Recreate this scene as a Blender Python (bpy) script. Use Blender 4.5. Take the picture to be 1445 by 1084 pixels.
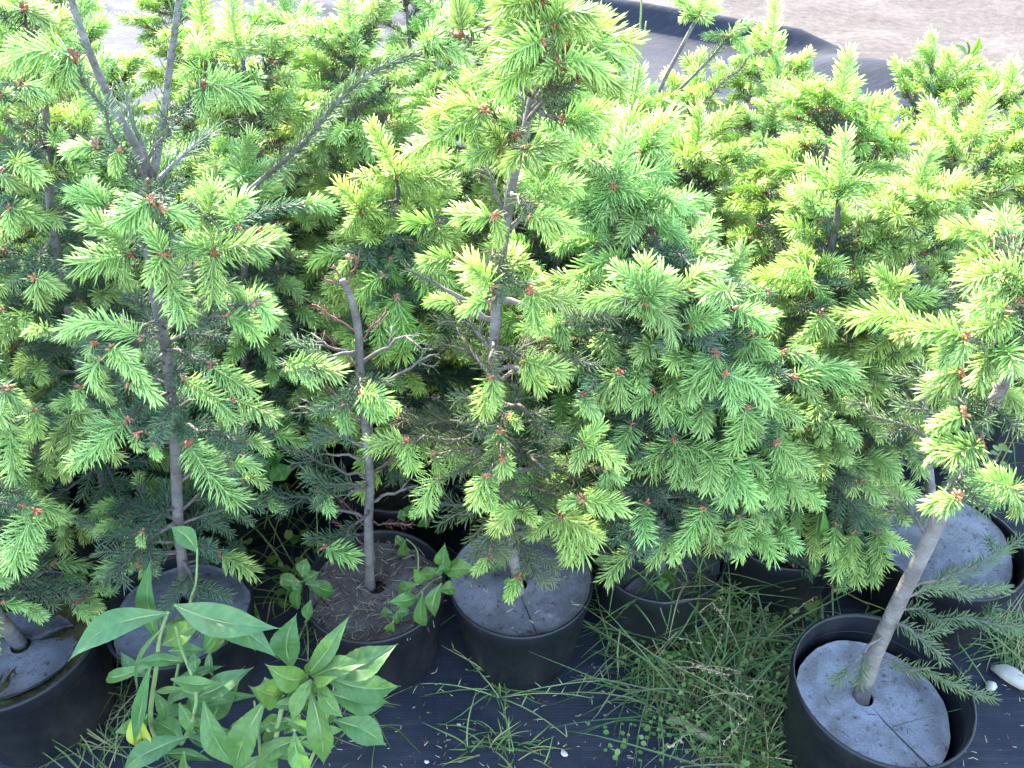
import bpy, math, random
import numpy as np
from mathutils import Vector, Matrix

for o in list(bpy.data.objects): bpy.data.objects.remove(o)
S = bpy.context.scene
C = S.collection
rnd = random.Random(7)
V = Vector
R = math.radians

# ------------------------------------------------------------------ camera
F_PX, PITCH, CAM_H = 1250.0, R(38), 1.42
cd = bpy.data.cameras.new('camera'); cam = bpy.data.objects.new('camera', cd); C.objects.link(cam)
cam.location = (0, 0, CAM_H); cam.rotation_euler = (R(90) - PITCH, 0, 0)
cd.sensor_width = 36; cd.lens = 36 * F_PX / 1445; cd.clip_start = 0.02; cd.clip_end = 2000
S.camera = cam

# ------------------------------------------------------------------ sky, sun, exposure
SUN_EL, SUN_AZ = R(37), R(-24)          # azimuth measured from +Y (away from camera) towards +X
w = bpy.data.worlds.new('World'); S.world = w; w.use_nodes = True
wn = w.node_tree.nodes; wl = w.node_tree.links
sky = wn.new('ShaderNodeTexSky'); sky.sky_type = 'NISHITA'; sky.sun_disc = False
sky.sun_elevation = SUN_EL; sky.sun_rotation = SUN_AZ
wn['Background'].inputs[1].default_value = 0.15
wl.new(sky.outputs[0], wn['Background'].inputs[0])
sd = bpy.data.lights.new('sun', 'SUN'); sd.energy = 2.7; sd.angle = R(0.6); sd.color = (1, 0.94, 0.84)
sun = bpy.data.objects.new('sun', sd); C.objects.link(sun)
to_sun = V((math.sin(SUN_AZ) * math.cos(SUN_EL), math.cos(SUN_AZ) * math.cos(SUN_EL), math.sin(SUN_EL)))
sun.rotation_euler = to_sun.to_track_quat('Z', 'Y').to_euler(); sun.location = (-2, 3, 4)
S.view_settings.view_transform = 'Standard'; S.view_settings.look = 'None'
S.view_settings.exposure = 3.65; S.view_settings.gamma = 1
S.render.engine = 'CYCLES'
S.cycles.max_bounces = 6; S.cycles.transmission_bounces = 4; S.cycles.diffuse_bounces = 4; S.cycles.glossy_bounces = 2

# ------------------------------------------------------------------ photo pixel -> place
def ray(px, py):
    a = (px - 722.5) / F_PX; b = (542 - py) / F_PX
    return V((a, b * math.sin(PITCH) + math.cos(PITCH), b * math.cos(PITCH) - math.sin(PITCH)))
def G(px, py, z=0.0):
    r = ray(px, py); return V((0, 0, CAM_H)) + r * ((z - CAM_H) / r.z)
def PY(px, py, Y):
    r = ray(px, py); return V((0, 0, CAM_H)) + r * (Y / r.y)
TILE = {'A': (0, 0), 'B': (480, 0), 'C': (960, 0), 'D': (0, 360), 'E': (480, 360), 'F': (960, 360),
        'G': (0, 724), 'H': (480, 724), 'I': (960, 724)}
def tp(t, x, y):
    return TILE[t][0] + x / 3.01, TILE[t][1] + y / 3.01

# ------------------------------------------------------------------ materials
def mat(name):
    m = bpy.data.materials.new(name); m.use_nodes = True
    nt = m.node_tree; return m, nt, nt.nodes, nt.links, nt.nodes['Principled BSDF']
def ramp(N, L, fac, stops):
    r = N.new('ShaderNodeValToRGB')
    e = r.color_ramp.elements
    while len(e) < len(stops): e.new(0.5)
    for i, (p, c) in enumerate(stops):
        e[i].position = p; e[i].color = (*c, 1)
    L.new(fac, r.inputs[0]); return r.outputs[0]
def noise(N, L, scale, detail=4, rough=0.55, coord='Object', stretch=None):
    t = N.new('ShaderNodeTexCoord'); n = N.new('ShaderNodeTexNoise')
    n.inputs['Scale'].default_value = scale; n.inputs['Detail'].default_value = detail
    n.inputs['Roughness'].default_value = rough
    if stretch:
        mp = N.new('ShaderNodeMapping'); mp.inputs['Scale'].default_value = stretch
        L.new(t.outputs[coord], mp.inputs[0]); L.new(mp.outputs[0], n.inputs['Vector'])
    else: L.new(t.outputs[coord], n.inputs['Vector'])
    return n.outputs['Fac']
def bump(N, L, b, h, strength=0.3, dist=0.002):
    bn = N.new('ShaderNodeBump'); bn.inputs['Strength'].default_value = strength
    bn.inputs['Distance'].default_value = dist
    L.new(h, bn.inputs['Height']); L.new(bn.outputs[0], b.inputs['Normal'])
def mixc(N, L, a, b, fac, mode='MIX'):
    m = N.new('ShaderNodeMix'); m.data_type = 'RGBA'; m.blend_type = mode
    for s, v in ((6, a), (7, b), (0, fac)):
        if isinstance(v, (int, float)): m.inputs[s].default_value = v
        elif isinstance(v, tuple): m.inputs[s].default_value = (*v, 1)
        else: L.new(v, m.inputs[s])
    return m.outputs[2]

def leaf_mat(name, c1, c2, transl, rough=0.45, use_attr=True, obj_tint=True, tcol=(1.0, 1.0, 0.45), spec=0.35, rand=0.35, blotch=False):
    """c1 base colour, c2 tip/other colour mixed by the 'tip' attribute; object colour multiplies (per tree)."""
    m, nt, N, L, b = mat(name)
    col = None
    if use_attr:
        a = N.new('ShaderNodeAttribute'); a.attribute_name = 'tip'
        col = mixc(N, L, c1, c2, a.outputs['Fac'])
    else:
        col = mixc(N, L, c1, c2, noise(N, L, 14, 3))
    if blotch:
        col = mixc(N, L, col, ramp(N, L, noise(N, L, 45, 6, 0.65), [(0.3, (0.72, 0.78, 0.7)), (0.7, (1.15, 1.1, 1.0))]), 1.0, 'MULTIPLY')
        bump(N, L, b, noise(N, L, 160, 4), 0.25, 0.002)
    oi = N.new('ShaderNodeObjectInfo')
    if obj_tint: col = mixc(N, L, col, oi.outputs['Color'], 1.0, 'MULTIPLY')
    hs = N.new('ShaderNodeHueSaturation')
    mr = N.new('ShaderNodeMapRange'); mr.inputs[3].default_value = 1 - rand; mr.inputs[4].default_value = 1 + rand * 0.8
    L.new(oi.outputs['Random'], mr.inputs[0]); L.new(mr.outputs[0], hs.inputs['Value']); L.new(col, hs.inputs['Color'])
    col = hs.outputs[0]
    L.new(col, b.inputs['Base Color']); b.inputs['Roughness'].default_value = rough
    b.inputs['Specular IOR Level'].default_value = spec
    tr = N.new('ShaderNodeBsdfTranslucent')
    L.new(mixc(N, L, col, tcol, 1.0, 'MULTIPLY'), tr.inputs[0])
    mx = N.new('ShaderNodeMixShader'); mx.inputs[0].default_value = transl
    L.new(b.outputs[0], mx.inputs[1]); L.new(tr.outputs[0], mx.inputs[2])
    L.new(mx.outputs[0], nt.nodes['Material Output'].inputs[0])
    return m

M = {}
M['new'] = leaf_mat('new_needles', (0.31, 0.47, 0.125), (0.57, 0.70, 0.27), 0.40, 0.45, tcol=(1.1, 1.1, 0.75), spec=0.25, rand=0.2)
M['old'] = leaf_mat('old_needles', (0.105, 0.16, 0.085), (0.155, 0.215, 0.11), 0.28, 0.6, tcol=(1.1, 1.1, 0.6), spec=0.2)
M['weedleaf'] = leaf_mat('weed_leaf', (0.078, 0.165, 0.05), (0.15, 0.24, 0.09), 0.32, 0.45, rand=0.15, blotch=True)
M['grass'] = leaf_mat('grass_blade', (0.09, 0.17, 0.05), (0.30, 0.26, 0.13), 0.3, 0.45, rand=0.0, obj_tint=True)

def simple(name, stops, scale, rough=0.7, bs=0.4, bd=0.002, detail=5, stretch=None, spec=0.3):
    m, nt, N, L, b = mat(name)
    n = noise(N, L, scale, detail, stretch=stretch)
    L.new(ramp(N, L, n, stops), b.inputs['Base Color'])
    b.inputs['Roughness'].default_value = rough; b.inputs['Specular IOR Level'].default_value = spec
    if bs: bump(N, L, b, n, bs, bd)
    return m
def budm():
    m, nt, N, L, b = mat('bud_scale')
    oi = N.new('ShaderNodeObjectInfo')
    c = ramp(N, L, oi.outputs['Random'], [(0.0, (0.20, 0.06, 0.03)), (0.35, (0.40, 0.12, 0.05)), (0.7, (0.50, 0.21, 0.09)), (1.0, (0.36, 0.20, 0.11))])
    n = noise(N, L, 300, 3)
    L.new(mixc(N, L, c, ramp(N, L, n, [(0.3, (.6, .55, .5)), (.7, (1.1, 1.1, 1.1))]), 1.0, 'MULTIPLY'), b.inputs['Base Color'])
    b.inputs['Roughness'].default_value = 0.6; return m
M['bud'] = budm()
M['shootstem'] = simple('shoot_stem', [(0.3, (0.24, 0.30, 0.12)), (0.7, (0.36, 0.34, 0.16))], 80, 0.6, 0)
M['twig'] = simple('twig_bark', [(0.3, (0.075, 0.06, 0.05)), (0.7, (0.16, 0.13, 0.11))], 120, 0.8, 0.4, 0.001)
M['deadtwig'] = simple('dead_twig', [(0.3, (0.085, 0.035, 0.027)), (0.7, (0.17, 0.08, 0.058))], 120, 0.8, 0)
def bark(name, lo, hi):
    m, nt, N, L, b = mat(name)
    ring = noise(N, L, 75, 6, 0.7, stretch=(0.9, 0.9, 3.2))
    blot = noise(N, L, 26, 5)
    c = ramp(N, L, ring, [(0.25, lo), (0.72, hi)])
    c2 = ramp(N, L, blot, [(0.38, (0.55, 0.5, 0.46)), (0.6, (1, 1, 1))])
    L.new(mixc(N, L, c, c2, 0.9, 'MULTIPLY'), b.inputs['Base Color'])
    b.inputs['Roughness'].default_value = 0.72
    bump(N, L, b, ring, 0.7, 0.003)
    return m
M['bark'] = bark('spruce_bark', (0.09, 0.075, 0.066), (0.22, 0.195, 0.18))
M['barkpale'] = bark('pale_bark', (0.11, 0.092, 0.078), (0.215, 0.19, 0.17))
M['weedstem'] = simple('weed_stem', [(0.3, (0.12, 0.19, 0.06)), (0.7, (0.19, 0.23, 0.09))], 60, 0.6, 0)
M['dry'] = simple('dry_stalk', [(0.3, (0.28, 0.21, 0.12)), (0.7, (0.45, 0.36, 0.22))], 60, 0.8, 0)
M['yellowleaf'] = leaf_mat('yellow_leaf', (0.22, 0.30, 0.05), (0.48, 0.46, 0.05), 0.3, use_attr=False, rand=0.05)
def plastic():
    m, nt, N, L, b = mat('black_plastic')
    n = noise(N, L, 30, 6); n2 = noise(N, L, 9, 4)
    L.new(ramp(N, L, n2, [(0.35, (0.006, 0.007, 0.010)), (0.75, (0.013, 0.013, 0.015))]), b.inputs['Base Color'])
    L.new(ramp(N, L, n, [(0.3, (0.34,) * 3), (0.7, (0.55,) * 3)]), b.inputs['Roughness'])
    d = noise(N, L, 14, 8, 0.7, stretch=(1, 1, .45)); c0 = b.inputs['Base Color'].links[0].from_socket
    L.new(mixc(N, L, c0, (0.055, 0.048, 0.042), ramp(N, L, d, [(0.54, (0, 0, 0)), (0.76, (.4,) * 3)])), b.inputs['Base Color']); b.inputs['Specular IOR Level'].default_value = 0.3
    bump(N, L, b, noise(N, L, 220, 3), 0.08, 0.001)
    return m
M['plastic'] = plastic()
def felt():
    m, nt, N, L, b = mat('grey_felt')
    fine = noise(N, L, 420, 5, 0.7); big = noise(N, L, 16, 6, 0.65); dots = noise(N, L, 70, 5, 0.7)
    c = ramp(N, L, fine, [(0.3, (0.20, 0.20, 0.215)), (0.7, (0.37, 0.37, 0.385))])
    c = mixc(N, L, c, ramp(N, L, big, [(0.38, (0.55, 0.50, 0.43)), (0.58, (1, 1, 1))]), 0.85, 'MULTIPLY')
    c = mixc(N, L, c, ramp(N, L, dots, [(0.33, (0.30, 0.24, 0.19)), (0.43, (1, 1, 1))]), 0.8, 'MULTIPLY')
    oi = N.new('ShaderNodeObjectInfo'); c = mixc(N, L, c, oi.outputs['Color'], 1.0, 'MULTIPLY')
    L.new(c, b.inputs['Base Color']); b.inputs['Roughness'].default_value = 0.95
    b.inputs['Specular IOR Level'].default_value = 0.1
    bump(N, L, b, mixc(N, L, fine, big, 0.5), 0.6, 0.003)
    return m
M['felt'] = felt()
def soilm(name, stops, sc):
    m, nt, N, L, b = mat(name)
    n = noise(N, L, sc, 8, 0.7); n2 = noise(N, L, sc * 0.12, 4)
    c = ramp(N, L, n, stops)
    c = mixc(N, L, c, ramp(N, L, n2, [(0.35, (0.62, 0.6, 0.58)), (0.65, (1, 1, 1))]), 0.8, 'MULTIPLY')
    L.new(c, b.inputs['Base Color']); b.inputs['Roughness'].default_value = 0.95
    b.inputs['Specular IOR Level'].default_value = 0.15
    bump(N, L, b, n, 0.8, 0.01); return m
M['soil'] = soilm('potting_soil', [(0.3, (0.025, 0.018, 0.014)), (0.55, (0.06, 0.043, 0.031)), (0.75, (0.12, 0.09, 0.07))], 90)
M['mosssoil'] = soilm('mossy_soil', [(0.3, (0.04, 0.032, 0.018)), (0.5, (0.09, 0.085, 0.025)), (0.72, (0.16, 0.13, 0.07))], 70)
M['sand'] = soilm('sandy_ground', [(0.25, (0.038, 0.029, 0.025)), (0.5, (0.072, 0.058, 0.051)), (0.75, (0.105, 0.086, 0.077))], 22)
def fabric():
    m, nt, N, L, b = mat('woven_ground_fabric')
    t = N.new('ShaderNodeTexCoord')
    def wave(sc, d):
        wv = N.new('ShaderNodeTexWave'); wv.wave_type = 'BANDS'; wv.bands_direction = d
        wv.inputs['Scale'].default_value = sc; wv.inputs['Distortion'].default_value = 0.6
        wv.inputs['Detail'].default_value = 1; L.new(t.outputs['Object'], wv.inputs[0]); return wv.outputs['Fac']
    wx = wave(110, 'X'); wy = wave(110, 'Y')
    mm = N.new('ShaderNodeMath'); mm.operation = 'MULTIPLY'; L.new(wx, mm.inputs[0]); L.new(wy, mm.inputs[1])
    dirt = noise(N, L, 3.5, 7, 0.65); streak = noise(N, L, 9, 5, 0.6, stretch=(1, 9, 1))
    c = ramp(N, L, mm.outputs[0], [(0.0, (0.016, 0.018, 0.024)), (0.8, (0.033, 0.037, 0.05))])
    c = mixc(N, L, c, (0.055, 0.05, 0.05), ramp(N, L, dirt, [(0.46, (0, 0, 0)), (0.74, (0.75,) * 3)]))
    c = mixc(N, L, c, (0.06, 0.06, 0.07), ramp(N, L, streak, [(0.52, (0, 0, 0)), (0.72, (0.5,) * 3)]))
    L.new(c, b.inputs['Base Color'])
    L.new(ramp(N, L, dirt, [(0.3, (0.65,) * 3), (0.7, (0.85,) * 3)]), b.inputs['Roughness']); b.inputs['Specular IOR Level'].default_value = 0.05
    cr = noise(N, L, 5, 4, 0.5, stretch=(1, 2.2, 1)); ad = N.new('ShaderNodeMath'); ad.operation = 'MULTIPLY_ADD'; ad.inputs[1].default_value = 14.0
    L.new(cr, ad.inputs[0]); L.new(mm.outputs[0], ad.inputs[2])
    bump(N, L, b, ad.outputs[0], 0.3, 0.0022)
    return m
M['fabric'] = fabric()
M['white'] = simple('white_petal', [(0.3, (0.36, 0.34, 0.31)), (0.7, (0.5, 0.48, 0.45))], 90, 0.7, 0)
M['stone'] = simple('pale_stone', [(0.3, (0.24, 0.21, 0.17)), (0.7, (0.40, 0.36, 0.30))], 30, 0.8, 0.5, 0.004)
M['wood'] = simple('weathered_wood', [(0.3, (0.14, 0.09, 0.065)), (0.7, (0.27, 0.19, 0.14))], 40, 0.85, 0.6, 0.003, stretch=(0.2, 1, 1))

# ------------------------------------------------------------------ mesh builder
class MB:
    def __init__(s): s.v = []; s.f = []; s.m = []; s.t = []; s.n = 0
    def add(s, v, f, mi=0, tip=None):
        v = np.asarray(v, float).reshape(-1, 3)
        s.v.append(v); s.f += [tuple(i + s.n for i in q) for q in f]; s.m += [mi] * len(f)
        s.t.append(np.zeros(len(v)) if tip is None else np.broadcast_to(np.asarray(tip, float), (len(v),)))
        s.n += len(v)
    def tube(s, pts, rad, sides=6, mi=0, cap=True, wob=0.0):
        pts = [V(p) for p in pts]; n = len(pts)
        if np.isscalar(rad): rad = [rad] * n
        vs = []; up = V((0.13, 0.31, 0.94))
        for i, p in enumerate(pts):
            t = (pts[min(i + 1, n - 1)] - pts[max(i - 1, 0)])
            t = t.normalized() if t.length > 1e-9 else V((0, 0, 1))
            if abs(t.dot(up)) > 0.97: up = V((1, 0.1, 0))
            a = t.cross(up).normalized(); b = t.cross(a)
            for k in range(sides):
                q = 2 * math.pi * k / sides
                r = rad[i] * (1 + (rnd.uniform(-wob, wob) if wob else 0))
                vs.append(p + a * (r * math.cos(q)) + b * (r * math.sin(q)))
        fs = []
        for i in range(n - 1):
            for k in range(sides):
                k2 = (k + 1) % sides
                fs.append((i * sides + k, i * sides + k2, (i + 1) * sides + k2, (i + 1) * sides + k))
        if cap:
            fs.append(tuple(range(sides))[::-1]); fs.append(tuple((n - 1) * sides + k for k in range(sides)))
        s.add([tuple(v) for v in vs], fs, mi)
    def needles(s, P, D, ln, wd, mi, tip, bend=None, rg=None):
        """P,D (N,3) arrays; ln, wd, tip (N,). Three-sided spindles."""
        N = len(P)
        if N == 0: return
        D = D / np.linalg.norm(D, axis=1, keepdims=True)
        ref = np.tile([0.21, 0.17, 0.96], (N, 1)); ref[np.abs(D[:, 2]) > 0.95] = [1, 0.1, 0]
        A = np.cross(D, ref); A /= np.linalg.norm(A, axis=1, keepdims=True); B = np.cross(D, A)
        out = np.zeros((N, 7, 3)); ln = ln[:, None]; wd = wd[:, None]
        bn = np.zeros((N, 3)) if bend is None else bend
        for k in range(3):
            q = 2 * math.pi * k / 3 + 0.4
            off = A * math.cos(q) + B * math.sin(q) * 0.75
            out[:, k] = P + off * wd * 0.36
            out[:, 3 + k] = P + D * ln * 0.74 + off * wd * 0.46 + bn * ln * 0.5
        out[:, 6] = P + D * ln + bn * ln
        base = [(0, 1, 4, 3), (1, 2, 5, 4), (2, 0, 3, 5), (3, 4, 6), (4, 5, 6), (5, 3, 6)]
        fs = [tuple(i + 7 * n for i in q) for n in range(N) for q in base]
        tt = np.zeros((N, 7)); tt[:, :3] = tip[:, None] * 0.15; tt[:, 3:6] = 0.25 + tip[:, None] * 0.6; tt[:, 6] = np.minimum(1, tip * .6 + 0.4)
        s.add(out.reshape(-1, 3), fs, mi, tt.ravel())
    def mesh(s, name, mats, smooth=True):
        me = bpy.data.meshes.new(name)
        v = np.concatenate(s.v)
        me.from_pydata(v.tolist(), [], s.f)
        for m in mats: me.materials.append(m)
        me.polygons.foreach_set('material_index', s.m)
        if smooth: me.polygons.foreach_set('use_smooth', [True] * len(s.f))
        a = me.attributes.new('tip', 'FLOAT', 'POINT'); a.data.foreach_set('value', np.concatenate(s.t))
        me.update(); return me
def link(name, data, parent=None, mw=None, color=None):
    o = bpy.data.objects.new(name, data); C.objects.link(o)
    if color: o.color = (*color, 1)
    if parent is not None: o.parent = parent
    if mw is not None: o.matrix_basis = (WORLD[parent.name].inverted() @ mw) if parent is not None else mw
    WORLD[o.name] = mw if mw is not None else (WORLD[parent.name] if parent is not None else Matrix())
    return o
WORLD = {}
def tag(o, label, cat=None, group=None, kind=None):
    if label: o['label'] = label
    if cat: o['category'] = cat
    if group: o['group'] = group
    if kind: o['kind'] = kind
    return o
def frame(p, d, up=V((0, 0, 1)), roll=0.0, sc=1.0):
    """matrix with X along d, Z as near `up` as it gets"""
    x = d.normalized()
    if abs(x.dot(up)) > 0.985: up = V((0, -1, 0.2))
    y = up.cross(x).normalized(); z = x.cross(y)
    m = Matrix((x, y, z)).transposed().to_4x4()
    m = m @ Matrix.Rotation(roll, 4, 'X') @ Matrix.Scale(sc, 4)
    m.translation = p; return m
def bez(a, b, c, n):
    return [a * (1 - t) ** 2 + b * (2 * t * (1 - t)) + c * t ** 2 for t in [i / (n - 1) for i in range(n)]]

# ------------------------------------------------------------------ spruce pieces
rg = np.random.default_rng(11)
def needle_run(mb, pts, t0, per_cm, nl, wd, mi, ang=(62, 50), flat=0.7, tipv=(0, 1), fwd=0.0, sag=0.05):
    """needles along a polyline from fraction t0 to the end"""
    pts = np.array([tuple(p) for p in pts]); seg = np.linalg.norm(np.diff(pts, axis=0), axis=1)
    cum = np.concatenate([[0], np.cumsum(seg)]); Lt = cum[-1]
    N = int(max(3, (1 - t0) * Lt * 100 * per_cm))
    u = t0 + (1 - t0) * (np.arange(N) + rg.random(N)) / N
    s_ = u * Lt
    P = np.stack([np.interp(s_, cum, pts[:, k]) for k in range(3)], 1)
    P2 = np.stack([np.interp(np.minimum(s_ + Lt * 0.04, Lt), cum, pts[:, k]) for k in range(3)], 1)
    P1 = np.stack([np.interp(np.maximum(s_ - Lt * 0.04, 0), cum, pts[:, k]) for k in range(3)], 1)
    T = P2 - P1; T /= np.linalg.norm(T, axis=1, keepdims=True) + 1e-9
    ref = np.tile([0, 0, 1.0], (N, 1)); ref[np.abs(T[:, 2]) > 0.95] = [1, 0, 0]
    Sd = np.cross(T, ref); Sd /= np.linalg.norm(Sd, axis=1, keepdims=True); U = np.cross(Sd, T)
    ph = np.arange(N) * 2.39996 + rg.random(N) * 0.6
    a = np.radians(ang[0] + (ang[1] - ang[0]) * u + rg.normal(0, 7, N))
    rad = Sd * np.cos(ph)[:, None] + U * (np.sin(ph) * flat)[:, None]
    D = T * np.cos(a)[:, None] + rad * np.sin(a)[:, None]
    D[:, 2] -= sag
    ln = nl * (0.85 + 0.3 * rg.random(N)) * (0.86 + 0.14 * np.sin(u * math.pi * 0.85 + 0.3))
    tip = np.clip(tipv[0] + (tipv[1] - tipv[0]) * u + rg.normal(0, 0.12, N), 0, 1)
    mb.needles(P, D, ln, wd * (0.85 + 0.3 * rg.random(N)), mi, tip, bend=T * 0.08 + rg.normal(0, 0.035, (N, 3)))

SHOOT_L = [0.022, 0.036, 0.052, 0.070, 0.092]
SHOOTS = []
for li, Ls in enumerate(SHOOT_L):
    row = []
    for k in range(6):
        mb = MB()
        droop = rnd.uniform(0.08, 0.34)
        a, c = V((0, 0, 0)), V((Ls, 0, 0)); b = V((Ls * rnd.uniform(.4, .6), rnd.uniform(-.14, .14) * Ls, droop * Ls * 1.2))
        pts = bez(a, b, c, 9)
        mb.tube(pts, [0.0011] * 8 + [0.0005], 5, 1)
        nl = [0.016, 0.0205, 0.0238, 0.025, 0.0255][li] * rnd.uniform(0.86, 1.12)
        a0 = rnd.uniform(-7, 7)
        ang = [(50 + a0, 32), (60 + a0, 44), (64 + a0, 50), (66 + a0, 52), (66 + a0, 52)][li]
        needle_run(mb, pts, 0.03, [32, 24, 19.5, 17.5, 16.5][li] * rnd.uniform(.85, 1.15), nl, 0.0022, 0, ang, rnd.uniform(.55, .95), (rnd.uniform(0, .2), .9), sag=rnd.uniform(0.1, 0.42))
        nb = rnd.choice((6, 9, 12))
        ph = rg.random(nb) * 6.28
        D = np.stack([rg.normal(0.5, 0.6, nb), np.cos(ph), np.sin(ph)], 1)
        mb.needles(np.tile([-0.002, 0, 0], (nb, 1)), D, 0.0045 + 0.0045 * rg.random(nb), np.full(nb, 0.0042), 2, np.zeros(nb))
        row.append(mb.mesh('new_shoot', [M['new'], M['shootstem'], M['bud']]))
    SHOOTS.append(row)

def spray(Ls, nside, dens, bare):
    """branch with side twigs, all with last year's needles; returns mesh and tips"""
    mb = MB(); tips = []
    b = V((Ls * 0.5, rnd.uniform(-.12, .12) * Ls, rnd.uniform(-0.02, 0.10) * Ls)); c = V((Ls, 0, rnd.uniform(-.02, .02) * Ls))
    pts = bez(V((0, 0, 0)), b, c, 9)
    mb.tube(pts, [0.0034 - 0.0018 * i / 8 for i in range(9)], 6, 1)
    needle_run(mb, pts, bare, dens, 0.019, 0.0018, 0, (66, 48), 0.75)
    d = (pts[-1] - pts[-3]).normalized()
    tips.append((pts[-1], d, 1.0))
    for s in (-1, 1): tips.append((pts[-1] - d * 0.004, (d + V((0, s * 0.75, 0.05))).normalized(), 0.75))
    for k in range(nside):
        t = bare * 0.7 + (0.93 - bare * 0.7) * (k + rnd.uniform(0.1, 0.7)) / nside
        i = min(7, int(t * 8)); p = pts[i].lerp(pts[i + 1], t * 8 - i); tg = (pts[i + 1] - pts[i]).normalized()
        s = 1 if k % 2 else -1
        dd = (tg * 0.75 + V((0, s * rnd.uniform(0.6, 1.0), rnd.uniform(-0.2, 0.22)))).normalized()
        l2 = min(0.075, Ls * (1.05 - t) * rnd.uniform(0.45, 0.65) + 0.012)
        q = [p, p + dd * l2 * 0.5 + V((0, 0, 0.004)), p + dd * l2]
        mb.tube(q, [0.0017, 0.0014, 0.001], 5, 1)
        needle_run(mb, q, 0.08, dens, 0.018, 0.0017, 0, (64, 46), 0.75)
        tips.append((q[2], (q[2] - q[1]).normalized(), 0.7))
    return mb.mesh('spruce_branch', [M['old'], M['twig']]), tips, Ls
SPRAY = {}
for dn, dens in (('thick', 13), ('thin', 9)):
    SPRAY[dn] = [[spray(Ls, ns, dens, br) for _ in range(4)] for Ls, ns, br in ((0.07, 2, 0.1), (0.12, 4, 0.18), (0.17, 6, 0.25), (0.22, 8, 0.3))]

def add_shoot(parent, base, d, length, color, roll=None, up=V((0, 0, 1))):
    li = min(range(5), key=lambda i: abs(SHOOT_L[i] * 1.04 - length))
    me = SHOOTS[li][rnd.randrange(6)]
    sc = max(0.72, min(1.3, length / SHOOT_L[li]))
    m = frame(base, d, up, rnd.uniform(-0.6, 0.6) if roll is None else roll, sc)
    return link('new_shoot', me, parent, m, color)

def jit(c, s=0.08):
    f = rnd.uniform(1 - s, 1 + s); return (c[0] * f * rnd.uniform(1 - s, 1 + s), c[1] * f, c[2] * f * rnd.uniform(1 - s, 1 + s))

def polyat(pts, z):
    for a, b in zip(pts, pts[1:]):
        if (a.z - z) * (b.z - z) <= 0 and abs(a.z - b.z) > 1e-6:
            return a.lerp(b, (z - a.z) / (b.z - a.z))
    return pts[-1].copy() if z > pts[-1].z else pts[0].copy()

def smooth_poly(pts, n=4):
    """Catmull-Rom through the points"""
    out = []
    for i in range(len(pts) - 1):
        p0 = pts[max(i - 1, 0)]; p1 = pts[i]; p2 = pts[i + 1]; p3 = pts[min(i + 2, len(pts) - 1)]
        for k in range(n):
            t = k / n
            out.append(0.5 * ((2 * p1) + (p2 - p0) * t + (2 * p0 - 5 * p1 + 4 * p2 - p3) * t * t + (3 * p1 - p0 - 3 * p2 + p3) * t ** 3))
    out.append(pts[-1].copy()); return out

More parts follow.
